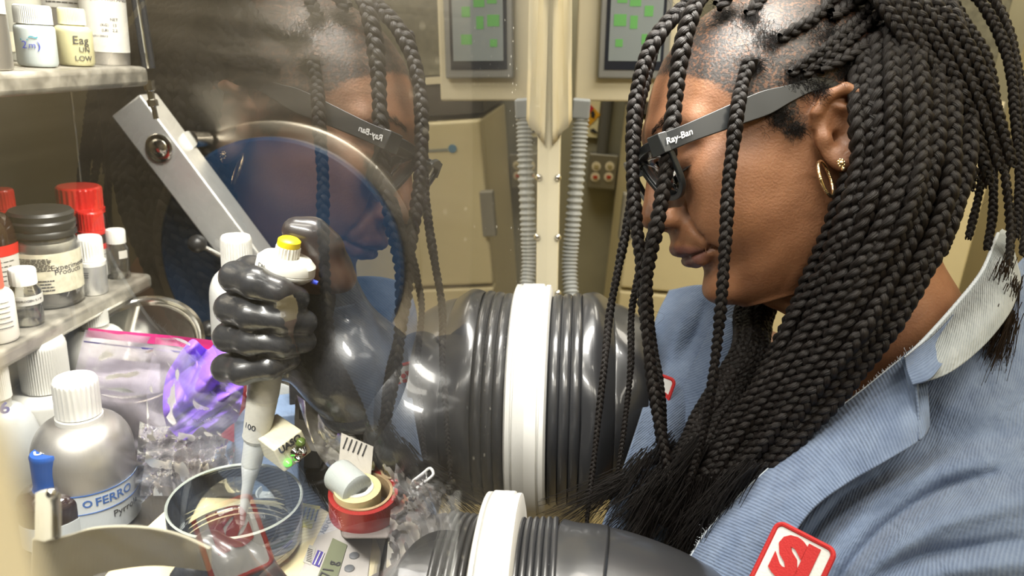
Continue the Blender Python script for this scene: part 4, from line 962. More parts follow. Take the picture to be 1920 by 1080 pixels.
# far side of the coat: shoulder, chest and far lapel
far_rows = [
 [(1255, 545, .80), (1228, 605, .775), (1222, 680, .75), (1206, 760, .675), (1178, 850, .64), (1146, 940, .625), (1108, 1040, .62)],
 [(1310, 535, .765), (1290, 600, .745), (1275, 680, .725), (1262, 760, .685), (1235, 850, .655), (1200, 940, .64), (1165, 1050, .635)],
 [(1365, 540, .745), (1350, 610, .73), (1335, 690, .715), (1320, 770, .70), (1295, 860, .69), (1265, 950, .68), (1230, 1060, .675)],
 [(1430, 560, .745), (1415, 640, .735), (1400, 710, .72), (1385, 800, .71), (1365, 890, .70), (1340, 980, .69), (1310, 1080, .69)]]
sheet('sleeve_and_front', far_rows, 60, 90, m_coat, coat, [([(1290, 570), (1262, 640), (1245, 720)], 14, .008), ([(1330, 560), (1310, 620), (1285, 670)], 14, -.010)], seed=8)
sheet('lapel', [[(1345, 590, .725), (1316, 650, .715), (1288, 710, .705), (1266, 765, .695), (1250, 830, .69), (1225, 920, .68), (1200, 1010, .675)],
                [(1380, 600, .715), (1352, 670, .70), (1330, 735, .69), (1310, 800, .68), (1290, 860, .675), (1262, 940, .67), (1235, 1030, .665)],
                [(1420, 610, .72), (1400, 690, .705), (1380, 760, .695), (1360, 830, .685), (1340, 900, .68), (1310, 980, .675), (1280, 1050, .67)]], 30, 80, m_coat, coat, seed=9)
# far sleeve running into the far port
def arm_tube(name, pts, rs, m, par, n=40, k=70, wr=.004, seed=0):
    P = spline(np.array(pts), k); R_ = np.interp(np.linspace(0, 1, k), np.linspace(0, 1, len(rs)), rs)
    v, f, u = vtube(P, R_, n); v = v.reshape(k, n, 3); c = P[:, None]; d = v-c
    a = np.arange(n)*2*PI/n; t = np.linspace(0, 1, k)[:, None]; rg = np.random.RandomState(seed)
    w_ = sum(wr*rg.uniform(.4, 1)*np.sin(a[None]*rg.randint(1, 4)+t*rg.uniform(20, 55)+rg.uniform(0, 6)) for _ in range(4)); v = c+d*(1+w_[..., None]/R_[:, None, None])
    return fastmesh(name, v.reshape(-1, 3), f, m, par, uv=u*np.array([5, .25*5]))
arm_tube('sleeve', [h2g(SFar)+np.array([0, 0, .0]), h2g(SFar*.5+EFar*.5), h2g(EFar), h2g(EFar*.5+WF*.5)], [.066, .062, .058, .050], m_coat, coat, seed=1)
arm_tube('sleeve', [h2g(SN*.4+EN*.6), h2g(EN)+np.array([.0, .0, -.01]), h2g(EN*.45+WN*.55)], [.06, .066, .056], m_coat, coat, seed=2)
# embroidered patches
m_patch = mat('patch_white', (.60, .60, .58), .9, bmp=(600, .4, .0006)); m_red = mat('patch_red', (.42, .012, .012), .75, bmp=(900, .6, .0006))
def patch(corners, txt, size, lab, rotdeg=0, flip=False, off=.0045, tb=.0, tup=0):
    """corners: four (px,py,cd) clockwise from the top left as one reads the patch"""
    A, B, Cc, D = (C(*c) for c in corners); x = (B-A)+(Cc-D); y = (A-D)+(B-Cc); w_ = np.linalg.norm(x)/2; h_ = np.linalg.norm(y)/2; x /= np.linalg.norm(x); y -= x*(x @ y); y /= np.linalg.norm(y)
    z = np.cross(x, y); o_ = (A+B+Cc+D)/4
    if z @ CD > 0: z = -z
    def rr(w, h, r, n=6):
        q = []
        for cx, cy, a0 in ((w-r, h-r, 0), (-w+r, h-r, 90), (-w+r, -h+r, 180), (w-r, -h+r, 270)):
            for i in range(n+1): a = math.radians(a0+90*i/n); q.append(o_+x*(cx+r*math.cos(a))+y*(cy+r*math.sin(a)))
        return q
    m = MB(); m.poly([p+z*off for p in rr(w_/2*1.0, h_/2*1.0, min(w_, h_)*.12)], z*.0012)
    pt = m.build('name_patch', m_patch, coat, smooth=False, label=lab)
    m = MB(); q = np.array([p+z*(off+.0008) for p in rr(w_/2, h_/2, min(w_, h_)*.12)]); m.tube(q, .0017, 8, closed=True); m.build('patch_border', m_red, pt)
    v, f_ = text_mesh(txt, size, tb, .0004); a = math.radians(rotdeg); m = MB()
    o_ = o_+y*tup
    m.add([o_+z*(off+.0017+c)+x*(p*math.cos(a)-q*math.sin(a))+y*(p*math.sin(a)+q*math.cos(a)) for p, q, c in v], f_); m.build('patch_lettering', m_red, pt, auto=False)
patch([(1196, 690, .716), (1262, 712, .695), (1250, 790, .690), (1186, 762, .708)], 'Vis', .030, 'white name patch with red border and handwriting', tb=.0008)
patch([(1480, 992, .482), (1585, 1046, .455), (1500, 1170, .452), (1395, 1105, .482)], 'SI', .034, 'white patch with bold red letters', off=.0075, tb=.0022, tup=.006)
# ================================================================ rubber gloves of the glovebox
def ribbed(prof, cy, cz, n=96, wob=0): return wl(prof, cy, cz, n, wob)
def cuff(cy, cz, r, x0, x1, nrib, rib=.0016, r_end=None, big=()):
    """rubber sleeve hugging the port: rolled beads and folds; x from x0 to x1 outward"""
    pr = []; k = 220
    for i in range(k+1):
        t = i/k; x = lerp(x0, x1, t); rr = lerp(r, r_end or r, t); rr += rib*abs(math.sin(t*PI*nrib))**.5
        for c, w_, a in big: rr += a*math.exp(-((t-c)/w_)**2)
        pr.append((rr, x))
    return pr
gr = thing('rubber_glove', W(.05, .70, -.345), 'long black rubber glove on the far port, its hand gripping the pipette', 'glove')
m_ = wl(cuff(.70, -.345, .104, .010, .050, 4, .0030, .108), .70, -.345); m_.build('cuff_beads', m_rubber, gr)
wl(cuff(0, 0, .107, .050, .112, 2, .003, .088, ((.22, .20, .005),)), .70, -.345, wob=.035).build('outer_sleeve', m_rubber, gr)
gl2 = thing('rubber_glove', W(.05, .36, -.378), 'long black rubber glove on the near port at the bottom edge', 'glove')
wl(cuff(0, 0, .100, .006, .036, 7, .0026, .102), .36, -.378).build('cuff_beads', m_rubber, gl2)
# near outer sleeve: smooth gauntlet that runs back to the left elbow
c0 = W(WD+.034, .36, -.378)
arm_tube('outer_sleeve', [c0, c0+w2g((.02, -.002, 0)), W(.045, .355, -.385), W(.11, .345, -.438), W(.17, .335, -.49)], [.1025, .102, .098, .083, .072], m_rubber, gl2, n=64, wr=.0004, seed=3)
# inner near sleeve with fine pleats
arm_tube('inner_sleeve', [W(WD-.004, .36, -.378), W(-.08, .365, -.402), W(-.13, .36, -.445), W(-.20, .34, -.475)], [.098, .09, .066, .042], m_rubber, gl2, n=64, wr=.001, seed=4)
# ---- right hand in its glove, closed on the pipette (pixel frame of the hand at its own depth)
PT0 = C(534, 496, .560); PT1 = C(456, 962, .640)     # pipette axis: head and tip
pax = (PT1-PT0)/np.linalg.norm(PT1-PT0)
hx = np.cross(pax, CD); hx /= np.linalg.norm(hx)      # image right
if hx @ CR < 0: hx = -hx
hz = np.cross(hx, pax); 
if hz @ CD > 0: hz = -hz                              # towards the camera
def H(px, py, dz=0):                                   # point near the axis depth
    b = PT0; cd = float((b-O) @ CD)+(py-496)/470*.08; return C(px, py, cd-dz)
GX = S2 = None
def hand_local(p): return np.array([(p-PT0) @ hx, (p-PT0) @ pax, (p-PT0) @ hz])
Q = np.column_stack([hx, pax, hz])
def hl2(px, py, dz=0): return tuple(hand_local(H(px, py, dz)))
sd_ = SDF(np.arange(-.085, .19, .0021, dtype=np.float32), np.arange(-.04, .21, .0021, dtype=np.float32), np.arange(-.12, .06, .0021, dtype=np.float32))
# fingers: from the knuckle on the left, across the front of the handle, tip on the right
def finger(p, r, k=.004): sd_.chain([hl2(*q) for q in p], r, k)
finger([(470, 512, -.020), (442, 520, .010), (478, 530, .026), (520, 548, .026), (556, 560, .014)], [.0120, .0118, .0118, .0112, .0100])
finger([(470, 572, -.020), (432, 578, .010), (470, 590, .027), (530, 600, .027), (572, 604, .014)], [.0118, .0116, .0114, .0108, .0096])
finger([(468, 632, -.020), (428, 632, .008), (470, 640, .026), (530, 645, .026), (572, 640, .013)], [.0116, .0112, .0108, .0100, .0090])
finger([(470, 690, -.018), (424, 690, .006), (455, 696, .023), (505, 688, .025), (544, 672, .015)], [.0112, .0110, .0104, .0096, .0086])
# palm behind the handle and back of the hand
sd_.chain([hl2(470, 520, -.025), hl2(462, 600, -.027), hl2(470, 680, -.025)], [.015, .016, .014], .012)
sd_.chain([hl2(560, 520, -.042), hl2(540, 610, -.045), hl2(520, 670, -.040)], [.021, .024, .018], .018)
sd_.chain([hl2(610, 500, -.035), hl2(620, 600, -.055), hl2(640, 680, -.06)], [.020, .030, .036], .02)
# thumb rises beside the plunger and bends over it
sd_.chain([hl2(640, 590, -.040), hl2(618, 520, -.030), hl2(606, 466, -.026), hl2(585, 440, -.024), hl2(556, 433, -.022)], [.024, .0185, .0150, .0128, .0112], .006)
# cuff and forearm
A1, A2, A3 = hl2(668, 690, -.040), hl2(735, 745, -.055), hl2(850, 800, -.06)
sd_.chain([hl2(600, 640, -.05), A1], [.034, .043], .02); sd_.chain([A1, A2], [.043, .052], .02)
# creases
for a, b in (((600, 470, .012), (628, 500, .006)), ((596, 486, .012), (618, 530, .004)), ((620, 560, .0), (650, 600, -.02)), ((445, 550, .020), (520, 575, .040)), ((440, 612, .018), (520, 622, .040)), ((440, 664, .016), (510, 668, .038))):
    sd_.cap(hl2(*a), hl2(*b), .0012, .0012, .004, 's')
V, FQ2 = sd_.mesh(); VG2 = PT0+V @ Q.T
hd = fastmesh('glove_hand', VG2, FQ2, m_rubber, gr); q = hd.modifiers.new('s', 'SMOOTH'); q.factor = .5; q.iterations = 3
aw = [PT0+Q @ np.array(A1), PT0+Q @ np.array(A2), C(800, 770, .66), W(-.10, .67, -.365), W(WD-.006, .70, -.345)]
arm_tube('inner_sleeve', aw, [.044, .056, .066, .088, .104], m_rubber, gr, n=72, k=140, wr=.0035, seed=7)
# left glove hand at the bottom edge, holding folded tissue
lh = SDF(np.arange(-.08, .12, .0024, dtype=np.float32), np.arange(-.06, .09, .0024, dtype=np.float32), np.arange(-.07, .07, .0024, dtype=np.float32))
L0 = C(430, 1060, .44)
def q2(px, py, cd): p = C(px, py, cd)-L0; return (float(p @ CR), float(-p @ CU), float(p @ CD))
def fg(p, r, k=.004): lh.chain([q2(*a) for a in p], r, k)
fg([(560, 1205, .46), (485, 1135, .44), (430, 1055, .425), (392, 1022, .425)], [.020, .016, .0115, .0090])
fg([(560, 1210, .47), (480, 1150, .45), (410, 1090, .435), (365, 1072, .43), (345, 1085, .43)], [.018, .014, .011, .010, .0085])
fg([(540, 1220, .47), (470, 1175, .46), (400, 1120, .45), (360, 1110, .44)], [.018, .014, .011, .0095])
fg([(520, 1240, .47), (450, 1200, .46), (395, 1160, .45)], [.018, .013, .0095])
fg([(570, 1220, .46), (520, 1130, .47), (478, 1060, .475), (452, 1035, .475)], [.018, .014, .011, .009])
fg([(600, 1250, .47), (660, 1300, .46)], [.034, .036], .02)
V, F3 = lh.mesh(); VG3 = L0+V @ np.array([CR, -CU, CD]); o = fastmesh('glove_hand', VG3, F3, m_rubber, gl2); q = o.modifiers.new('s', 'SMOOTH'); q.factor = .5; q.iterations = 2
# ================================================================ THINGS INSIDE THE GLOVEBOX
def on(px, X, Z):
    """point seen in pixel column px with given world X and height Z"""
    A_ = CD+CR*((px-960)/F); # ray = A + U*v
    # t*(A.x + U.x v) = X ; t*(A.z+U.z v) = Z-H0
    M = np.array([[A_[0], CU[0]], [A_[2], CU[2]]]); a, b = np.linalg.solve(M, [X, Z-H0]); return O+A_*a+CU*b
def cdof(p): return float((np.asarray(p)-O) @ CD)
def stand(px, py, z, r):
    p = PZ(px, py, z); d = p-O; d[2] = 0; d /= np.linalg.norm(d); return p+d*r
def rpx(w, p): return w/2*cdof(p)/F
def ztop(p, py):
    """height above p at which the vertical through p meets pixel row py"""
    a = np.asarray(p)-O; v = (540-py)/F; # (a+h k).CU = v (a+h k).CD
    return float((v*(a @ CD)-a @ CU)/(CU[2]-v*CD[2]))
def facing(p): d = O-np.asarray(p); return math.atan2(d[1], d[0])
m_amber = mat('amber_glass', (.022, .009, .006), .08, coat=.6); m_capred = mat('red_cap', (.50, .018, .012), .32); m_capwhite = mat('white_cap', (.64, .63, .59), .4)
m_lab = mat('label_paper', (.50, .485, .44), .7, vary=.06, vscale=60); m_labcream = mat('label_cream', (.60, .56, .42), .7, vary=.22, vscale=140); m_labblue = mat('label_pale', (.66, .70, .72), .6)
m_print = mat('black_print', (.03, .03, .035), .7); m_pblue = mat('blue_print', (.05, .14, .42), .7); m_pen = mat('teal_pen', (.02, .22, .30), .7); m_penb = mat('blue_pen', (.03, .05, .35), .7)
m_pe = mat('milky_plastic', (.52, .58, .58), .32, trans=.15, vary=.06, vscale=20); m_pey = mat('yellowish_plastic', (.58, .54, .31), .32, trans=.15, vary=.1, vscale=12)
m_pew = mat('white_jug', (.54, .53, .49), .4, vary=.05)
m_glass = thin_glass('jar_glass', (.93, .93, .90), ior=1.5, rough=.03, haze=.06)
m_glass2 = thin_glass('dish_glass', (.94, .97, .95), ior=1.55, rough=.02, haze=.03)
m_al = mat('spun_aluminium', (.50, .48, .45), .36, .85, vary=.18, vscale=9, bmp=(30, .1, .001), stretch=(1, 1, .3), rough2=.5)
m_blackcap = mat('black_cap', (.015, .015, .015), .4, bmp=(40, .3, .001)); m_bluecap = mat('blue_cap', (.012, .07, .30), .35)
def bottle(name, label, cat, p, r, H, mb_, mcap, cr, ch, neck=None, sh=.22, flute=40, group=None, cap_name='cap', body_mat_inner=None, cor=.12, foot=0, ring=None):
    """round bottle: body radius r, total height H, cap radius cr and height ch, shoulder share sh"""
    t = thing(name, p, label, cat, group); nk = neck or cr*.88; hb = H-ch; c = r*cor
    sh_h = hb*sh
    pr = [(0, 0), (r-c, 0), (r-c*.3, c*.3), (r, c), (r, hb-sh_h)]
    for i in range(1, 9):
        a = i/8*PI/2; pr.append((nk+(r-nk)*math.cos(a)**.9, hb-sh_h+(sh_h*.85)*math.sin(a)))
    pr += [(nk, hb), (nk, hb+ch*.6), (0, hb+ch*.6)]
    b = MB().lathe(pr, 64, (0, 0, 1), p).build('body', mb_, t)
    k = [(0, hb), (cr, hb), (cr, hb+ch*.86), (cr*.95, hb+ch*.96), (cr*.86, hb+ch), (0, hb+ch*.99)]
    MB().lathe([(0, hb), (cr, hb)] + [(cr, hb+ch*(.05+.8*i/3)) for i in range(4)] + [(cr*.97, hb+ch*.93), (cr*.88, hb+ch), (0, hb+ch*.985)], 120, (0, 0, 1), p, flute=(2, 5, flute, cr*.05)).build(cap_name, mcap, t)
    if ring: MB().lathe([(cr*.95, hb-ch*.30), (cr*1.04, hb-ch*.26), (cr*1.04, hb-ch*.06), (cr*.95, hb-ch*.02)], 48, (0, 0, 1), p, close=False).build('tamper_ring', ring, t)
    return t, b
def lab(t, p, r, z0, z1, half, m, ang=None, name='label', off=.0004):
    a = facing(p) if ang is None else ang; q = MB(); label_cyl(q, r, a-half, a+half, z0, z1, p, off, 30); return q.build(name, m, t)
def prt(t, p, r, items, m, name='print', ang=None):
    """items: (text, size, dangle, z)"""
    a = facing(p) if ang is None else ang; q = MB()
    for it in items: text_cyl(q, it[0], it[1], r, a+it[2], it[3], p, bold=it[4] if len(it) > 4 else 0, off=.0009, ext=.0001)
    return q.build(name, m, t, auto=False)
def rows(t, p, r, da, w, z0, z1, n, m=None, ang=None, h=.0008):
    a = facing(p) if ang is None else ang; q = MB(); lines_cyl(q, r, a+da, w, z0, z1, n, p, h=h, off=.0009); return q.build('fine_print', m or m_print, t)
# ---- upper shelf
X1 = float(s1c[0])
def shelf1(px, r, inset=.004): return on(px, X1-r-inset, SH1)
# aluminium can at the left edge
p = on(-30, X1-.028, SH1); r = rpx(96, p); H = .16
t, b = bottle('aluminium_bottle', 'aluminium bottle with blank white label at the left end of the upper shelf', 'bottle', p, r, H, m_al, m_capwhite, r*.5, .02); lab(t, p, r, H*.30, H*.8, 1.2, m_lab)
# small clear bottle behind
p = on(50, X1-.10, SH1); r = rpx(70, p)
t, b = bottle('glass_bottle', 'dull clear glass bottle with cream label, behind the milky plastic bottle', 'bottle', p, r, .12, mat('dull_glass', (.36, .36, .31), .2, coat=.5), m_blackcap, r*.6, .02); lab(t, p, r, .010, .030, 1.2, m_labcream)
p = shelf1(73, .03); r = rpx(67, p); H = ztop(p, 9)
t, b = bottle('plastic_bottle', 'milky white plastic bottle with blue pen marks, ribbed white cap, on the upper shelf', 'bottle', p, r, H, m_pe, mat('milky_cap', (.48, .49, .47), .4), r*.93, H*.30, sh=.14, flute=60, cor=.25)
prt(t, p, r, [('2', .010, -.55, H*.36), ('m', .008, -.18, H*.36), (')', .010, .12, H*.36)], m_penb, 'pen_writing'); prt(t, p, r, [('.', .012, -.7, H*.50), ('.', .012, -.38, H*.50), ('~', .014, -.10, H*.50)], m_pen, 'pen_writing')
p = shelf1(144, .03, .002); r = rpx(63, p); H = ztop(p, 15)
t, b = bottle('plastic_bottle', 'yellowish plastic bottle with black handwriting and a pale yellow cap, on the upper shelf', 'bottle', p, r, H, m_pey, mat('yellow_cap', (.60, .57, .36), .4), r*.72, H*.28, sh=.18, flute=60, cor=.25)
prt(t, p, r, [('Eag', .0115, .34, H*.46), ('UN', .0075, .50, H*.30), ('LOW', .0072, .42, H*.15)], m_print, 'handwriting')
p = on(203, X1-.042, SH1); r = rpx(76, p); H = .22
t, b = bottle('solvent_can', 'tall metal can with white shipping label beside the shelf rods', 'can', p, r, H, m_al, m_capwhite, r*.5, .02, sh=.06, cor=.05)
lab(t, p, r, .014, H*.9, 1.45, m_lab)
prt(t, p, r, [('SHIPPING NAME: TOXIC', .0062, .05, .080, .0001), ('N.O.S. (1,3-PROPANED', .0062, .0, .0705), ('NET', .0045, .42, .049), ('(KG)', .0040, .0, .043), ('13', .0045, .42, .043), ('(LB)', .0040, .0, .0375), ('2.2', .0045, .42, .0375), ('U11130013', .0032, -.22, .031)], m_print)
rows(t, p, r, 0, 2.3, .090, .125, 8)
p = on(128, X1-.11, SH1); r = rpx(74, p); H = .2
t, b = bottle('solvent_can', 'metal can with white shipping label, behind the two plastic bottles', 'can', p, r, H, m_al, m_capwhite, r*.5, .02, sh=.06); lab(t, p, r, .058, H*.9, 1.45, m_lab)
prt(t, p, r, [('PROPER SHIPPING NAME', .0062, -.5, .092, .0001)], m_print); rows(t, p, r, .1, 1.6, .064, .086, 4, h=.0015)
# ---- lower shelf
X2 = float(s2c[0])
def red_bottle(px, py, w, top, label, capw, caph, ang=0, lab_=True, name='reagent_bottle'):
    r0 = .03; p = stand(px, py, SH2, r0); r = rpx(w, p); p = stand(px, py, SH2, r); H = ztop(p, top)
    t, b = bottle(name, label, 'bottle', p, r, H, m_amber, m_capred, rpx(capw, p), caph, sh=.28, flute=24, ring=m_capred)
    if lab_:
        lab(t, p, r, H*.06, H*.52, 1.3, m_lab); lab(t, p, r, H*.46, H*.54, 1.31, m_capred, off=.0007, name='red_band'); rows(t, p, r, 0, 1.9, H*.28, H*.42, 5)
    return t
red_bottle(-4, 598, 98, 336, 'large amber bottle with red cap and red-banded label, leftmost on the lower shelf', 52, .030)
red_bottle(30, 545, 60, 354, 'amber bottle whose red cap shows between the leftmost bottle and the jar', 38, .022, lab_=False)
red_bottle(166, 520, 84, 348, 'amber bottle with wide red cap behind the silver tub', 76, .026, lab_=False)
red_bottle(182, 527, 46, 395, 'small amber bottle with red cap in front of the wide-capped one', 44, .022)
p = stand(100, 582, SH2, .03); r = rpx(112, p); p = stand(100, 582, SH2, r); H = ztop(p, 392)
jar = thing('storage_jar', p, 'glass jar with black screw lid and stained cream label, middle of the lower shelf', 'jar')
MB().lathe([(0, 0), (r*.9, 0), (r, r*.14), (r, H*.64), (r*.93, H*.72), (r*.86, H*.76), (r*.86, H*.88)], 72, (0, 0, 1), p).build('glass_body', m_glass, jar)
MB().lathe([(0, .004), (r*.88, .004), (r*.965, r*.16), (r*.965, H*.60), (r*.9, H*.68), (r*.5, H*.70), (0, H*.69)], 64, (0, 0, 1), p).build('white_powder', mat('white_powder', (.62, .60, .54), .9, vary=.2, vscale=25, bmp=(80, .5, .002)), jar)
MB().lathe([(r*.88, H*.70), (r*.90, H*.74), (r*.97, H*.75), (r*.97, H*.79), (r*.93, H*.81), (r*.98, H*.84), (r*.98, H*.89), (r*.93, H*.91), (r*.95, H*.97), (r*.88, H), (0, H*.985)], 72, (0, 0, 1), p).build('screw_lid', m_blackcap, jar)
lab(jar, p, r, H*.18, H*.60, 1.35, m_labcream); prt(jar, p, r, [('Experimental', .0085, .75, H*.45), ('Products', .0085, .62, H*.40)], m_print); rows(jar, p, r, -.35, 1.0, H*.43, H*.55, 9); rows(jar, p, r, -.25, .8, H*.22, H*.32, 4, h=.0012)
p = stand(177, 556, SH2, .02); r = rpx(50, p); p = stand(177, 556, SH2, r); H = ztop(p, 443)
t, b = bottle('powder_tub', 'small silver tub with ribbed white cap beside the glass jar', 'bottle', p, r, H, mat('foil_silver', (.58, .58, .57), .32, .6, vary=.2), m_capwhite, r*.93, H*.40, sh=.10, flute=30, cor=.15); rows(t, p, r, -.4, .5, H*.34, H*.42, 3)
MB().lathe([(r*.9, H*.50), (r*1.01, H*.51), (r*1.01, H*.58), (r*.9, H*.59)], 40, (0, 0, 1), p, close=False).build('collar', m_capwhite, t)
def vial(px, py, w, top, label, lb=None, fill=.5):
    p = stand(px, py, SH2, .012); r = rpx(w, p); p = stand(px, py, SH2, r); H = ztop(p, top); t = thing('glass_vial', p, label, 'vial')
    MB().lathe([(0, 0), (r*.88, 0), (r, r*.2), (r, H*.62), (r*.8, H*.70), (r*.74, H*.74), (r*.74, H*.9)], 48, (0, 0, 1), p).build('glass_body', m_glass, t)
    MB().lathe([(0, .0015), (r*.86, .0015), (r*.93, r*.25), (r*.93, H*fill), (0, H*fill)], 40, (0, 0, 1), p).build('contents', thin_glass('vial_liquid', (.88, .87, .83), haze=.15, hazecol=(.7, .68, .62), ior=1.33), t)
    MB().lathe([(0, H*.73), (r*.86, H*.73), (r*.86, H*.97), (r*.78, H), (0, H*.99)], 60, (0, 0, 1), p, flute=(1, 2, 40, r*.03)).build('cap', m_capwhite, t)
    if lb == 'wide': lab(t, p, r, H*.40, H*.56, 1.5, m_lab); prt(t, p, r, [('AF HYDROGEN 0.1 M', .0032, 0, H*.48)], m_print)
    else: q = lab(t, p, r, H*.44, H*.60, .4, m_lab, ang=facing(p)+.5)
vial(225, 525, 39, 430, 'clear glass vial with white cap at the right end of the lower shelf', fill=.3)
vial(56, 615, 53, 503, 'clear glass vial with white cap and printed band, in front of the jar', 'wide', .34)
p = stand(2, 648, SH2, .02); r = rpx(64, p); p = stand(2, 648, SH2, r); H = ztop(p, 482)
t, b = bottle('squeeze_bottle', 'white squeeze bottle with translucent red cap at the near end of the lower shelf', 'bottle', p, r, H, mat('white_squeeze', (.76, .73, .64), .4), mat('soft_red_cap', (.62, .12, .08), .4, trans=.2), r*.6, H*.36, sh=.2, cor=.2); rows(t, p, r, .4, .8, H*.2, H*.5, 6)
# ---- on the floor of the box
def floor_bottle(name, label, cat, px, py, w, top, mb_, mc, capw, caph, **k):
    p = stand(px, py, GF, .03); r = rpx(w, p); p = stand(px, py, GF, r); H = ztop(p, top); t, b = bottle(name, label, cat, p, r, H, mb_, mc, rpx(capw, p), caph, **k); return t, b, p, r, H
t, b, p, r, H = floor_bottle('aluminium_bottle', 'large dented aluminium bottle with ribbed white cap and blue-bordered label', 'bottle', 178, 1015, 168, 708, m_al, m_capwhite, 74, .036, sh=.36, flute=26, ring=m_capwhite, cor=.1)
a_ = facing(p)+.45
lab(t, p, r, H*.02, H*.34, .95, m_labblue, a_); q = MB()
for z0, z1 in ((H*.335, H*.342), (H*.205, H*.211)): label_cyl(q, r, a_-.95, a_+.95, z0, z1, p, .0009, 30)
label_cyl(q, r, a_-.96, a_-.92, H*.03, H*.342, p, .0009, 4); q.build('label_border', m_pblue, t)
prt(t, p, r, [('FERRO', .012, .05, H*.275, .0002)], m_pblue, ang=a_); prt(t, p, r, [('Pyrrole', .010, .30, H*.15)], m_print, ang=a_)
q = MB(); text_cyl(q, 'O', .010, r, a_-.50, H*.275, p, off=.0009, ext=.0001, bold=.0003); q.build('logo_ring', m_pblue, t, auto=False)
t, b, p, r, H = floor_bottle('reagent_bottle', 'dark amber bottle with bright blue cap in front of the aluminium bottle', 'bottle', 112, 1040, 112, 848, m_amber, m_bluecap, 54, .034, sh=.24, flute=0, ring=m_bluecap)
lab(t, p, r, H*.05, H*.32, 1.3, m_labblue); q = MB(); text_flat(q, 'UST', .010, p+np.array([0, 0, H]), np.array([-math.sin(facing(p)), math.cos(facing(p)), 0]), -np.array([math.cos(facing(p)), math.sin(facing(p)), 0]), .0004, off=.0003); q.build('cap_lettering', m_capwhite, t, auto=False)
t, b, p, r, H = floor_bottle('wash_bottle', 'pale grey rounded bottle marked with a blue 6 at the left edge', 'bottle', 30, 960, 122, 655, mat('pale_grey_plastic', (.42, .43, .42), .4, vary=.1), m_capwhite, 46, .05, sh=.62)
prt(t, p, r, [('6', .016, .12, H*.70, .0005)], m_penb, 'pen_number')
t, b, p, r, H = floor_bottle('plastic_jar', 'wide white plastic jar with ribbed lid under the lower shelf', 'jar', 112, 900, 128, 634, m_pew, m_pew, 78, .055, sh=.12, flute=60)
t, b, p, r, H = floor_bottle('plastic_jug', 'white plastic jug with rounded shoulders behind the zip bag', 'jug', 200, 820, 110, 575, m_pew, m_pew, 50, .02, sh=.3)
t, b, p, r, H = floor_bottle('tall_bottle', 'tall white bottle with ribbed cap standing behind the gloved hand', 'bottle', 462, 860, 96, 442, mat('grey_white_plastic', (.55, .56, .54), .4), m_capwhite, 52, .034, sh=.16, flute=36)
# steel basin leaning behind the bags
c = C(265, 660, .88); n_ = np.array([.1, -.55, .8]); n_ /= np.linalg.norm(n_)
tag(MB().lathe([(.0, .0), (.055, .0), (.064, .012), (.070, .014), (.074, .012), (.074, .009)], 72, n_, c).build('steel_lid', m_chrome), 'round polished steel lid leaning behind the zip bag near the blue disc', 'lid')
# ---- film helper: crumpled clear plastic
def film(name, rows_, nu, nv, m, label, cat, amp=.004, seed=0, parent=None, freq=(.02, .07)):
    G = up2(np.array(rows_, float), nu, nv); px, py, cd = G[..., 0], G[..., 1], G[..., 2].copy(); rg = np.random.RandomState(seed)
    for _ in range(9):
        a = rg.uniform(0, PI); k = rg.uniform(*freq); cd += amp*.35*(1-2*np.abs(np.sin((px*math.cos(a)+py*math.sin(a))*k+rg.uniform(0, 6)+.8*np.sin(px*.02+py*.03))))
    P = O+(CD+CR*((px[..., None]-960)/F)+CU*((540-py[..., None])/F))*cd[..., None]
    i, k = np.meshgrid(np.arange(nu-1), np.arange(nv-1), indexing='ij'); idx = np.stack([i*nv+k, i*nv+k+1, (i+1)*nv+k+1, (i+1)*nv+k], -1).reshape(-1, 4)
    o = fastmesh(name, P.reshape(-1, 3), idx, m, parent, org=(P.reshape(-1, 3).mean(0) if parent is None else None))
    if label: tag(o, label, cat)
    return o, P
m_film = thin_glass('clear_film', (.96, .95, .97), haze=.15, hazecol=(.80, .78, .82), ior=1.10, rough=.35, double=False)
m_film2 = thin_glass('hazy_film', (.93, .92, .90), haze=.74, hazecol=(.70, .67, .61), ior=1.25, rough=.22, double=False)
m_filmp = thin_glass('lilac_film', (.90, .88, .93), haze=.5, hazecol=(.56, .51, .58), ior=1.16, rough=.3, double=False)
# zip bag with magenta closure
zb = thing('zip_bag', C(280, 800, .74), 'clear zip bag with magenta closure strip standing behind the aluminium bottle', 'bag')
film('bag_film', [[(160, 618, .80), (250, 628, .775), (340, 638, .76), (430, 655, .75)], [(140, 700, .79), (240, 710, .76), (335, 725, .75), (430, 735, .75)], [(120, 800, .785), (235, 800, .765), (330, 815, .76), (425, 820, .75)], [(130, 900, .78), (235, 900, .77), (320, 905, .76), (410, 900, .75)]], 60, 60, m_filmp, None, None, .004, 3, zb)
film('closure_strip', [[(166, 615, .797), (250, 623, .772), (340, 631, .757), (428, 642, .747)], [(160, 632, .797), (246, 641, .772), (337, 650, .757), (427, 662, .747)]], 8, 40, mat('magenta_strip', (.42, .01, .13), .3), None, None, .001, 3, zb)
film('closure_line', [[(157, 639, .795), (244, 649, .770), (335, 658, .755), (426, 669, .745)], [(157, 641.5, .795), (244, 652, .770), (335, 661, .755), (426, 672, .745)]], 4, 40, mat('navy_line', (.04, .03, .16), .4), None, None, .001, 3, zb)
film('paper_insert', [[(165, 668, .80), (240, 676, .785), (300, 682, .775)], [(150, 735, .80), (235, 742, .785), (300, 736, .775)]], 16, 20, mat('grey_insert', (.50, .48, .52), .7), None, None, .002, 5, zb)
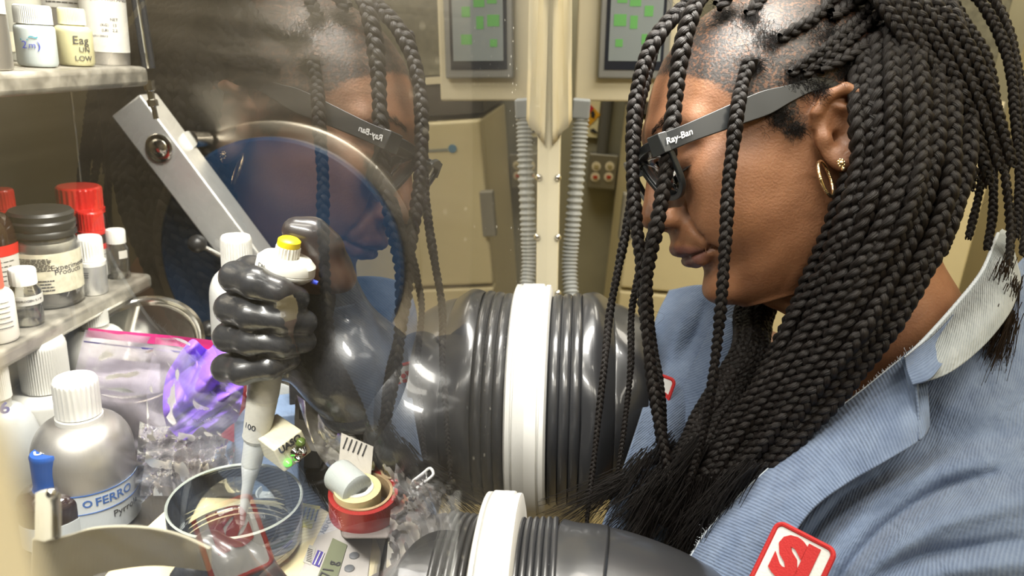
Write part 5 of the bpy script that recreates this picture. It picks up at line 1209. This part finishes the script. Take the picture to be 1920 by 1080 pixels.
# purple nitrile gloves, crumpled
def crumple(name, label, c, R_, n, m, seed, sz=(.010, .024), cat='glove'):
    rg = np.random.RandomState(seed); sx, sy, sz_ = R_; s = SDF(np.arange(-sx-.02, sx+.02, .0017, dtype=np.float32), np.arange(-sy-.02, sy+.02, .0017, dtype=np.float32), np.arange(-sz_-.02, sz_+.02, .0017, dtype=np.float32))
    for i in range(n):
        q = rg.normal(size=3); q /= np.linalg.norm(q); q *= rg.uniform(.1, 1)**.5; cc = q*np.array(R_); A_, _ = np.linalg.qr(rg.normal(size=(3, 3)))
        s.ell(tuple(cc), (rg.uniform(*sz), rg.uniform(.006, .014), .0022), .0022, rot=A_)
    V, f_ = s.mesh(); V = V @ np.array([CR, -CU, CD])+c; o = fastmesh(name, V, f_, m, org=c); q = o.modifiers.new('s', 'SMOOTH'); q.iterations = 3; q.factor = .6
    return tag(o, label, cat)
m_nit = mat('purple_nitrile', (.22, .10, .62), .6, vary=.1)
m_wrap = thin_glass('pale_wrap', (.9, .88, .9), haze=.72, hazecol=(.62, .59, .58), ior=1.3, double=False, rough=.25)
m_wrapl = thin_glass('lilac_wrap', (.86, .84, .92), haze=.72, hazecol=(.36, .33, .42), ior=1.3, double=False, rough=.25)
film('nitrile_glove', [[(338, 660, .715), (362, 636, .70), (390, 655, .70), (415, 632, .71), (452, 665, .715)], [(312, 705, .71), (350, 700, .69), (392, 700, .685), (425, 700, .69), (458, 710, .705)], [(305, 760, .71), (345, 765, .69), (385, 750, .68), (420, 760, .69), (448, 780, .70)], [(312, 800, .72), (345, 825, .70), (378, 800, .695), (400, 822, .70), (430, 800, .71)]], 110, 120, m_nit, 'crumpled purple nitrile glove packed in the clear bag beside the gloved hand', 'glove', .016, 31, freq=(.02, .07))
film('crumpled_wrap', [[(300, 812, .715), (350, 820, .705), (400, 815, .705), (440, 830, .71)], [(290, 860, .71), (350, 860, .69), (395, 860, .69), (436, 870, .70)], [(300, 910, .71), (350, 915, .695), (400, 905, .695), (440, 915, .70)]], 80, 90, m_wrap, 'crumpled pale plastic wrap heaped behind the balance, left of the pipette', 'wrap', .018, 33, freq=(.04, .13))
film('crumpled_wrap', [[(262, 790, .745), (290, 800, .735), (320, 800, .73), (340, 815, .725)], [(255, 880, .745), (285, 880, .72), (315, 880, .715), (345, 890, .72)], [(250, 960, .74), (275, 935, .735), (300, 915, .73), (335, 905, .73)]], 80, 80, m_wrapl, 'crumpled lilac plastic wrap beside the large aluminium bottle', 'wrap', .018, 35, freq=(.04, .13))
film('clear_bag', [[(292, 632, .675), (350, 640, .672), (405, 700, .668), (460, 745, .665), (510, 800, .66)], [(276, 720, .68), (330, 730, .67), (392, 770, .667), (440, 800, .664), (490, 850, .66)], [(275, 830, .685), (320, 830, .675), (375, 850, .67), (425, 860, .668), (470, 890, .665)], [(262, 930, .69), (310, 930, .685), (360, 935, .68), (410, 930, .675), (455, 930, .67)]], 70, 80, m_film, 'large clear plastic bag holding the purple gloves', 'bag', .007, 6)
# red-blue packs, blue box, beaker, canister behind the pipette
def pbox(name, corners, cdp, dep, m, label, cat, bevel=.002, parent=None):
    """box whose camera-side face has the four given corners (px,py,cd), extruded away along the floor"""
    q = [C(*c_) for c_ in corners]; d = np.array(CD); d[2] = 0; d /= np.linalg.norm(d); m_ = MB(); m_.poly(q, d*dep); o = m_.build(name, m, parent, smooth=False, bevel=bevel)
    if label: tag(o, label, cat)
    return o
pbox('blue_box', [(438, 790, .70), (560, 775, .70), (560, 925, .705), (438, 930, .705)], 0, .05, mat('steel_blue', (.16, .23, .36), .5, vary=.15), 'upright steel-blue box standing behind the pipette tip', 'box')
pbox('red_packet', [(412, 735, .745), (450, 722, .745), (452, 850, .745), (408, 850, .745)], 0, .02, mat('dull_red', (.42, .03, .05), .5), 'narrow red packet standing between the purple gloves and the pipette', 'packet')
pbox('black_case', [(540, 690, .72), (585, 690, .72), (600, 880, .72), (545, 880, .72)], 0, .04, m_blackp, 'tall black case standing behind the cream sensor box', 'case')
pbox('barcode_card', [(553, 748, .66), (612, 762, .66), (606, 850, .665), (550, 840, .665)], 0, .002, mat('grey_card', (.40, .39, .38), .6), 'grey card printed with a barcode behind the sensor box', 'card')
m = MB(); rg = np.random.RandomState(1)
for i in range(9):
    x = 561+i*1.9; m.poly([C(x, 768+i*.5, .6585), C(x+rg.uniform(.6, 1.3), 768+i*.5, .6585), C(x+.9, 786+i*.5, .6585), C(x, 786+i*.5, .6585)], CD*.0004)
tag(m.build('barcode', m_print, bpy.data.objects['barcode_card'], smooth=False))
# beaker
p = C(512, 835, .655); p[2] = float(C(512, 830, .655)[2]); pb = stand(512, 935, GF, .02); 
t = thing('beaker', pb, 'tall glass beaker with a measuring label behind the cream sensor box', 'beaker'); r = rpx(74, pb); H = ztop(pb, 735)
MB().lathe([(0, 0), (r, 0), (r, H*.97), (r*1.05, H), (r*1.02, H), (r*.96, H*.97), (r*.96, .003), (0, .003)], 60, (0, 0, 1), pb).build('glass_wall', mat('grey_glass', (.40, .42, .42), .15, coat=.5), t)
lab(t, pb, r, H*.52, H*.72, .9, m_labblue, facing(pb)+.3); rows(t, pb, r, .3, 1.2, H*.56, H*.68, 3, h=.0016)
# cream sensor box with round connectors and a green lamp
A, B, Cc, D = C(513, 845, .585), C(566, 806, .60), C(566, 862, .607), C(515, 897, .592)
fx = B-A; fx /= np.linalg.norm(fx); fy = D-A; fy -= fx*(fy @ fx); fy /= np.linalg.norm(fy); fz = np.cross(fx, fy); fz = fz if fz @ CD > 0 else -fz
t = thing('sensor_box', (A+B+Cc+D)/4, 'small cream sensor box with round connectors and a lit green lamp', 'instrument')
w_, h_ = np.linalg.norm(B-A), np.linalg.norm(D-A); m = MB(); m.hexa([A+fx*a*w_+fy*b*h_+fz*c for c in (0, .040) for b in (0, 1) for a in (0, 1)]); m.build('housing', mat('cream_plastic', (.74, .69, .50), .5), t, smooth=False, bevel=.0015)
m = MB(); v, f_ = text_mesh('UASO', .0085, .0003, .0002); o_ = A+fx*w_*.5+fy*h_*.16-fz*.0006; m.add([o_+fx*a*.9-fy*b-fz*c for a, b, c in v], f_); m.build('lettering', m_print, t, auto=False)
for u, v_, rr_, mm_ in ((.80, .36, .0034, mat('green_lens_dark', (.10, .16, .03), .2)), (.52, .52, .0034, m_chrome), (.20, .72, .0028, None), (.72, .70, .0038, m_chrome), (.50, .80, .0030, m_chrome)):
    c = A+fx*w_*u+fy*h_*v_
    MB().lathe([(rr_*1.25, 0), (rr_*1.25, .0015), (rr_, .0025), (rr_*.6, .0045), (0, .005)], 20, -fz, c).build('connector' if mm_ else 'green_lamp', mm_ or mat('green_led', (.15, .9, .08), .3, emit=1.0), t)
# dark lid, small bottle marked 01, lying bottle
t, b, p, r, H = floor_bottle('dark_tub', 'low black tub standing between the sensor box and the small white bottle', 'tub', 590, 985, 66, 868, m_blackp, m_blackp, 60, .012, sh=.06, flute=0)
pz = stand(638, 985, GF, .015); r = rpx(46, pz); H = ztop(pz, 838)
t, b = bottle('dropper_bottle', 'small white bottle marked 01 behind the tape rolls', 'bottle', pz, r, H, mat('white_bottle', (.70, .69, .62), .4), mat('cream_cap', (.74, .72, .62), .4), r*.92, .024, sh=.08, flute=0, cor=.2); prt(t, pz, r, [('01', .011, .15, H*.52, .0003)], m_print, 'number')
c = C(590, 905, .60); ax_ = C(645, 955, .575)-c; L_ = np.linalg.norm(ax_)
t = thing('plastic_vial', c, 'translucent plastic vial lying on its side beside the tape rolls', 'vial')
MB().lathe([(0, 0), (.0125, 0), (.0135, .002), (.0135, L_*.66), (.011, L_*.70), (0, L_*.71)], 40, ax_, C(652, 905, .59)-ax_*.35).build('body', mat('clouded_plastic', (.50, .54, .53), .3, trans=.2), t)
# tape rolls: clear tape inside a red tape roll, standing on packaging at balance height
def ringobj(name, label, px, py, cd, ro, ri, h, m, core=None, tilt=(.0, .0, 1)):
    c = C(px, py, cd); t = thing(name, c, label, 'tape roll')
    MB().lathe([(ro, 0), (ro, h), (ri, h), (ri, 0), (ro, 0)], 72, tilt, c, close=False).build('tape', m, t)
    MB().lathe([(ri, .0), (ri, h+.001), (ri*.90, h+.001), (ri*.90, 0), (ri, 0)], 60, tilt, c, close=False).build('core', core or m_capwhite, t); return t, c
tl_ = (.0, -.10, 1)
ringobj('tape_roll', 'wide roll of dark red tape lying flat beside the balance', 682, 957, .60, .0275, .0235, .019, mat('red_tape', (.30, .02, .02), .3, vary=.1), mat('brown_core', (.35, .25, .14), .6), tl_)
t, c = ringobj('tape_roll', 'small roll of clear tape with white core inside the red roll', 671, 946, .594, .0185, .0125, .017, mat('yellow_clear_tape', (.62, .56, .30), .25, coat=.4, trans=.1), m_capwhite, tl_)
MB().lathe([(.0128, 0), (.0128, .0175), (.0085, .0175), (.0085, 0)], 48, tl_, c, close=False).build('core_print', m_capwhite, t)
pk = MB(); pk.hexa([PZ(x, y, z) for z in (GF, float(C(682, 957, .60)[2])-.002) for x, y in ((635, 960), (735, 960), (640, 1010), (735, 1010))])
tag(pk.build('packing_block', mat('grey_foam', (.22, .19, .18), .8, vary=.3), smooth=False, bevel=.004), 'dark grey block under the red tape roll, right of the balance', 'block')
# ---- hazy film bag on the right in front of the far sleeve
film('clear_bag', [[(556, 740, .66), (640, 800, .64), (720, 838, .61), (790, 862, .62), (850, 880, .64)], [(575, 800, .66), (650, 850, .64), (725, 885, .615), (795, 910, .62), (860, 930, .635)], [(612, 872, .66), (665, 890, .65), (735, 930, .63), (800, 960, .62), (880, 975, .63)], [(722, 960, .65), (732, 980, .64), (760, 1010, .62), (810, 1040, .61), (890, 1050, .60)], [(735, 1060, .64), (745, 1090, .62), (770, 1120, .60), (820, 1140, .59), (900, 1140, .58)]], 90, 100, m_film2, 'hazy clear plastic bag draped between the sensor box and the far sleeve', 'bag', .010, 11)
film('clear_bag', [[(742, 868, .60), (772, 900, .59), (800, 885, .60), (830, 905, .61)], [(735, 930, .59), (775, 945, .575), (810, 930, .585), (850, 950, .60)], [(728, 1010, .585), (780, 1010, .565), (820, 1000, .57), (870, 1020, .58)], [(722, 1085, .58), (780, 1090, .56), (830, 1090, .56), (880, 1090, .57)]], 70, 70, m_film, 'small twisted clear plastic bag right of the tape rolls', 'bag', .012, 21, freq=(.04, .12))
tie = spline(np.array([C(*q) for q in [(770, 905, .59), (790, 890, .585), (806, 878, .59), (812, 890, .585), (795, 905, .58), (782, 915, .58)]]), 40)
v, f, u = vtube(tie, .0013, 6); o = fastmesh('plastic_tie', v, f, mat('white_tie', (.75, .75, .75), .35), org=tie[0]); tag(o, 'white plastic tie knotted round the neck of the twisted bag', 'tie')
q = MB(); qs = [C(x, y, .605) for x, y in ((640, 812), (700, 838), (694, 905), (634, 880))]; q.poly(qs, CD*.0012)
t = q.build('printed_card', mat('pale_card', (.60, .56, .50), .7), smooth=False); tag(t, 'pale card printed with a row of strokes behind the small white bottle', 'card')
q = MB()
for i in range(5): x = 646+i*9; q.poly([C(x+4, 820+i*3.5, .6042), C(x+6, 820.6+i*3.5, .6042), C(x-2, 842+i*3.5, .6042), C(x-4, 841+i*3.5, .6042)], CD*.0004)
q.build('strokes', m_print, t, smooth=False)
# ---- balance
BT = GF+.062
bal = thing('laboratory_balance', PZ(480, 1050, GF), 'cream laboratory balance with grey control panel and round steel pan', 'balance')
m_bal = mat('balance_cream', (.86, .74, .45), .45, vary=.06, vscale=25)
def bt(x, y, z=BT): return PZ(x, y, z)
outl = [(150, 1130), (205, 1060), (265, 990), (330, 932), (352, 926), (560, 936), (604, 947), (690, 994), (708, 1008), (714, 1024), (706, 1080), (670, 1240), (560, 1400), (200, 1400)]
m = MB(); m.poly([bt(*q) for q in outl], (0, 0, -.056)); m.build('housing', m_bal, bal, smooth=False, bevel=.006)
m = MB(); m.poly([bt(x, y, BT+.0004) for x, y in ((616, 962), (690, 1000), (698, 1012), (690, 1080), (660, 1180), (520, 1180), (560, 1080))], (0, 0, .0012)); pan_ = m.build('control_panel', mat('panel_grey', (.50, .47, .45), .5), bal, smooth=False, bevel=.0008)
m = MB(); m.poly([bt(x, y, BT+.0018) for x, y in ((624, 1010), (651, 1023), (632, 1086), (618, 1130), (580, 1130), (594, 1086))], (0, 0, .0008)); m.build('display', mat('lcd_green', (.20, .22, .14), .25), pan_, smooth=False)
q0, q1 = bt(606, 1086, BT+.0028), bt(641, 1022, BT+.0028); xd = (q1-q0)/np.linalg.norm(q1-q0); yd = np.cross((0, 0, 1), xd)
m = MB(); text_flat(m, '0.5871 g', .0125, q0+xd*.002+yd*-.0005, xd, yd, .0001, sx=.9); m.build('display_digits', m_print, pan_, auto=False)
m = MB(); text_flat(m, 'A&D CO', .0060, bt(613, 985, BT+.002), xd, yd, .0001); m.build('panel_lettering', mat('panel_ink', (.22, .22, .24), .6), pan_, auto=False)
for x, y, r_, mt, nm in ((664, 1043, .0040, mat('button_grey', (.14, .15, .17), .45), 'button'), (655, 1067, .0040, mat('button_grey', (.14, .15, .17), .45), 'button'), (651, 998, .0042, mat('orange_dot', (.72, .42, .02), .5), 'orange_sticker')):
    c = bt(x, y, BT+.0016); MB().lathe([(r_, 0), (r_, .0012), (r_*.8, .0018), (0, .0019)], 30, (0, 0, 1), c).build(nm, mt, pan_)
def sticker(pts, m_, nm, z=.0006, par=bal):
    q = MB(); q.poly([bt(x, y, BT+z) for x, y in pts], (0, 0, .0005)); return q.build(nm, m_, par, smooth=False)
ys = sticker(((567, 944), (601, 950), (584, 992), (556, 984)), mat('yellow_sticker', (.80, .68, .05), .5), 'yellow_label')
q = MB()
for i in range(4):
    a, b = bt(568+i*7.5, 972+i*1.6, BT+.0012), bt(574+i*7.5, 951+i*1.6, BT+.0012); d = (b-a)/np.linalg.norm(b-a); n_ = np.cross((0, 0, 1), d)*.0006
    q.poly([a-n_, b-n_, b+n_, a+n_], (0, 0, .0003))
q.build('fine_print', m_print, ys, smooth=False)
bs_ = sticker(((580, 1022), (593, 1027), (582, 1060), (568, 1054)), m_lab, 'barcode_label', .0018)
q = MB()
for i in range(8):
    a, b = bt(573+i*.4+1.5, 1051-i*3.2, BT+.0025), bt(582+i*.4+1.5, 1054-i*3.2, BT+.0025); d = (b-a)/np.linalg.norm(b-a); n_ = np.cross((0, 0, 1), d)*.0003
    q.poly([a-n_, b-n_, b+n_, a+n_], (0, 0, .0002))
q.build('barcode', m_print, bs_, smooth=False)
ps = sticker(((596, 1032), (609, 1037), (599, 1064), (585, 1058)), mat('purple_sticker', (.07, .05, .30), .5), 'purple_label', .0018)
q = MB(); a_, b_ = bt(592, 1059, BT+.0026), bt(603, 1035, BT+.0026); d = (b_-a_)/np.linalg.norm(b_-a_); n_ = np.cross((0, 0, 1), d)*.0005
for s_ in (-.0022, .0012): q.poly([a_-n_+np.cross((0, 0, 1), d)*s_, b_-n_+np.cross((0, 0, 1), d)*s_, b_+n_+np.cross((0, 0, 1), d)*s_, a_+n_+np.cross((0, 0, 1), d)*s_], (0, 0, .0002))
q.build('lettering', m_capwhite, ps, smooth=False)
# weighing pan
pc = bt(458, 1014, BT+.006); rp = float(np.linalg.norm(PZ(563, 1008, BT+.006)-PZ(362, 1008, BT+.006)))/2
MB().lathe([(0, -.006), (rp*.5, -.006), (rp*.9, -.001), (rp*1.0, 0), (rp*1.0, .0015), (rp*.95, .0018), (rp*.93, .0005), (rp*.74, .0003), (rp*.73, .0016), (rp*.70, .0016), (rp*.69, .0004), (0, .0004)], 90, (0, 0, 1), pc).build('weighing_pan', mat('pan_steel', (.50, .48, .46), .42, .35, vary=.15), bal)
# dish
pd = pc+np.array([0, 0, .002]); pd = np.array(PZ(446, 1012, pd[2])); rd = rp*1.0; hd_ = ztop(pd, 935)
rd = float(121*cdof(pd+np.array([0, 0, hd_]))/F)
tag(MB().lathe([(0, 0), (rd*.96, 0), (rd, .004), (rd, hd_), (rd*.985, hd_+.001), (rd*.965, hd_), (rd*.965, .005), (rd*.93, .0025), (0, .0025)], 96, (0, 0, 1), pd).build('glass_dish', m_glass2), 'round clear glass dish on the pan of the balance', 'dish')
q = MB(); q.lathe([(rd*.985, -.0014), (rd*1.006, 0), (rd*.985, .0014), (rd*.962, 0)], 96, (0, 0, 1), pd+np.array([0, 0, hd_]), close=False); 
q.build('rim', mat('glass_edge', (.62, .68, .62), .15, coat=.5, trans=.4), bpy.data.objects['glass_dish'])
film('tissue', [[(440, 1015, .52), (470, 1025, .515), (492, 1035, .51)], [(452, 1030, .51), (480, 1045, .50), (488, 1052, .50)], [(470, 1060, .49), (485, 1070, .485), (492, 1082, .48)]], 24, 24, mat('white_tissue', (.75, .76, .78), .9), 'folded white tissue held by the lower gloved hand', 'tissue', .006, 5)
tag(MB().lathe([(0, 0), (.018, 0), (.0195, .006), (.018, .006), (.0165, .0015), (0, .0015)], 40, (0, 0, 1), C(520, 932, .70)).build('small_dish', mat('milky_dish', (.55, .57, .58), .25, trans=.3)), 'small milky round dish behind the large glass dish', 'dish')
tag(MB().hexa([C(x, y, z) for z in (.68, .74) for y in (934, 960) for x in (470, 575)]).build('foam_block', mat('dark_foam', (.10, .12, .17), .8), smooth=False, bevel=.003), 'dark block under the small milky dish behind the balance', 'block')
# ---- pipette held in the hand
pp = thing('pipette', PT0, 'white and grey pipette with yellow plunger button held upright in the gloved hand', 'pipette')
Lp = float(np.linalg.norm(PT1-PT0)); up_a = -pax
m_pw = mat('pipette_white', (.66, .65, .59), .38); m_pg = mat('pipette_grey', (.40, .40, .38), .42); m_pl = mat('pipette_lower', (.50, .49, .44), .5, vary=.12); m_tip = mat('pipette_tip', (.66, .69, .72), .25, trans=.1)
MB().lathe([(.0, -.02), (.0105, -.02), (.0105, .0), (.009, .002), (.0085, .0)], 40, up_a, PT0, close=False).build('stem', m_pw, pp)
# head: flattened disc longer to the right
m = MB(); m.lathe([(0, -.010), (.0175, -.010), (.0215, -.006), (.0222, -.0045), (.0222, -.0035), (.0215, -.003), (.0222, -.0025), (.0218, .003), (.018, .007), (.0, .0075)], 60, (0, 0, 1), (0, 0, 0))
FQz = np.column_stack([hx, hz, up_a]); c0 = PT0+hx*.001+up_a*.0; m.v = [tuple(c0+FQz @ (np.array(v)*np.array([1.02, .78, 1]))) for v in m.v]; hdp = m.build('head', m_pw, pp)
a, b = np.array([0, 0]), 0; m = MB(); v, f_ = text_mesh('CAL', .0046, .0001, .0001)
m.add([c0+FQz @ np.array([(-.0215*.98)*math.cos(2.30+q/.02)*-1*-1, (.0215*.80)*math.sin(2.30-q/.02), -.0005+r_])+0*hz for q, r_, z_ in v], f_)
m.v = []; m.f = []; m.mi = []
for (q, r_, z_) in v:
    th = math.radians(125)-q/.0205; m.v.append(tuple(c0+FQz @ np.array([.0228*math.cos(th), .0228*.80*math.sin(th), r_])))
m.f = [tuple(i) for i in f_]; m.mi = [0]*len(f_); m.build('lettering', m_print, hdp, auto=False)
MB().lathe([(.0085, .006), (.0093, .007), (.0093, .015), (.0085, .0155), (0, .0155)], 60, up_a, PT0+hx*.0005, flute=(1, 2, 22, .0012)).build('volume_dial', m_pw, pp)
MB().lathe([(.0082, .0150), (.0086, .0165), (.0084, .0200), (.0066, .0215), (0, .0220)], 40, up_a, PT0+hx*.0005).build('plunger_button', mat('yellow_button', (.82, .62, .01), .35), pp)
MB().cyl(c0+hx*.0215-up_a*.007, c0+hx*.0262-up_a*.0075, .0022, .0016, 12).build('blue_tab', mat('blue_tab', (.02, .06, .6), .35), pp)
def seg(s0, s1, r0, r1): return [(r0, s0*Lp), (r1, s1*Lp)]
MB().lathe([(.0150, .006), (.0125, .022), (.0118, .05), (.0125, .115), (.0118, .118)], 40, pax, PT0).build('handle', m_pg, pp)
lw = MB().lathe([(.0120, Lp*.44), (.0122, Lp*.50), (.0118, Lp*.505), (.0122, Lp*.51), (.0108, Lp*.655), (.0112, Lp*.66), (.0098, Lp*.675), (0, Lp*.675)], 44, pax, PT0).build('lower_barrel', m_pl, pp)
m = MB(); v, f_ = text_mesh('100', .0072, .0001, .0001)
for (q, r_, z_) in v:
    th = math.radians(105)-q/.0112; m.v.append(tuple(PT0+pax*(Lp*.60)+np.column_stack([hx, hz, up_a]) @ np.array([.0116*math.cos(th), .0116*math.sin(th), r_])))
m.f = [tuple(i) for i in f_]; m.mi = [0]*len(f_); m.build('number', m_print, lw, auto=False)
MB().lathe([(0, Lp*.66), (.0092, Lp*.665), (.0084, Lp*.77), (.0078, Lp*.785), (.0070, Lp*.79), (0, Lp*.80)], 40, pax, PT0).build('tip_cone', mat('pale_grey_cone', (.58, .60, .60), .35), pp)
MB().lathe([(.0076, Lp*.775), (.0080, Lp*.785), (.0068, Lp*.82), (.0052, Lp*.86), (.0036, Lp*.985), (.0030, Lp*1.0)], 36, pax, PT0, close=False).build('tip', m_tip, pp)
# ---- curved cream band and latch by the near frame
bd = thing('cream_band', C(200, 1000, .36), 'curved cream plastic band curling in from the near window frame', 'band')
m = MB(); cp = [(60, 1010, 1130, .30), (92, 1012, 1130, .305), (125, 1005, 1110, .31), (170, 992, 1082, .32), (230, 988, 1068, .335), (290, 993, 1062, .35), (345, 1008, 1066, .365), (392, 1030, 1072, .375)]
T = spline(np.array(cp, float), 60); vs = []
for x, y0_, y1_, cd in T:
    a, b = C(x, y0_, cd), C(x, y1_, cd+.01); n_ = CD*.0035
    for p_ in (a, b, b+n_, a+n_): vs.append(p_)
m.add(vs, [(i*4+k, i*4+(k+1) % 4, (i+1)*4+(k+1) % 4, (i+1)*4+k) for i in range(59) for k in range(4)]+[(0, 1, 2, 3), (236, 237, 238, 239)]); m.build('band', mat('band_cream', (.66, .62, .48), .55, vary=.08, vscale=60), bd, bevel=.0006)
m = MB(); T = spline(np.array([(66, 925, 1010, .30), (82, 922, 1015, .30), (98, 928, 1010, .30), (104, 935, 1010, .306)], float), 20); vs = []
for x, y0_, y1_, cd in T:
    a, b = C(x, y0_, cd), C(x, y1_, cd); n_ = CD*.004
    for p_ in (a, b, b+n_, a+n_): vs.append(p_)
m.add(vs, [(i*4+k, i*4+(k+1) % 4, (i+1)*4+(k+1) % 4, (i+1)*4+k) for i in range(19) for k in range(4)]+[(0, 1, 2, 3), (76, 77, 78, 79)]); m.build('upright', MATS['band_cream'], bd)
MB().cyl(C(104, 935, .30), C(108, 1008, .305), .0011, n=10).build('latch_pin', m_chrome, bd); MB().sphere(C(97, 925, .298), .0022).build('latch_screw', m_chrome, bd)
for o in list(bpy.data.objects):
    if 'org' in o: del o['org']
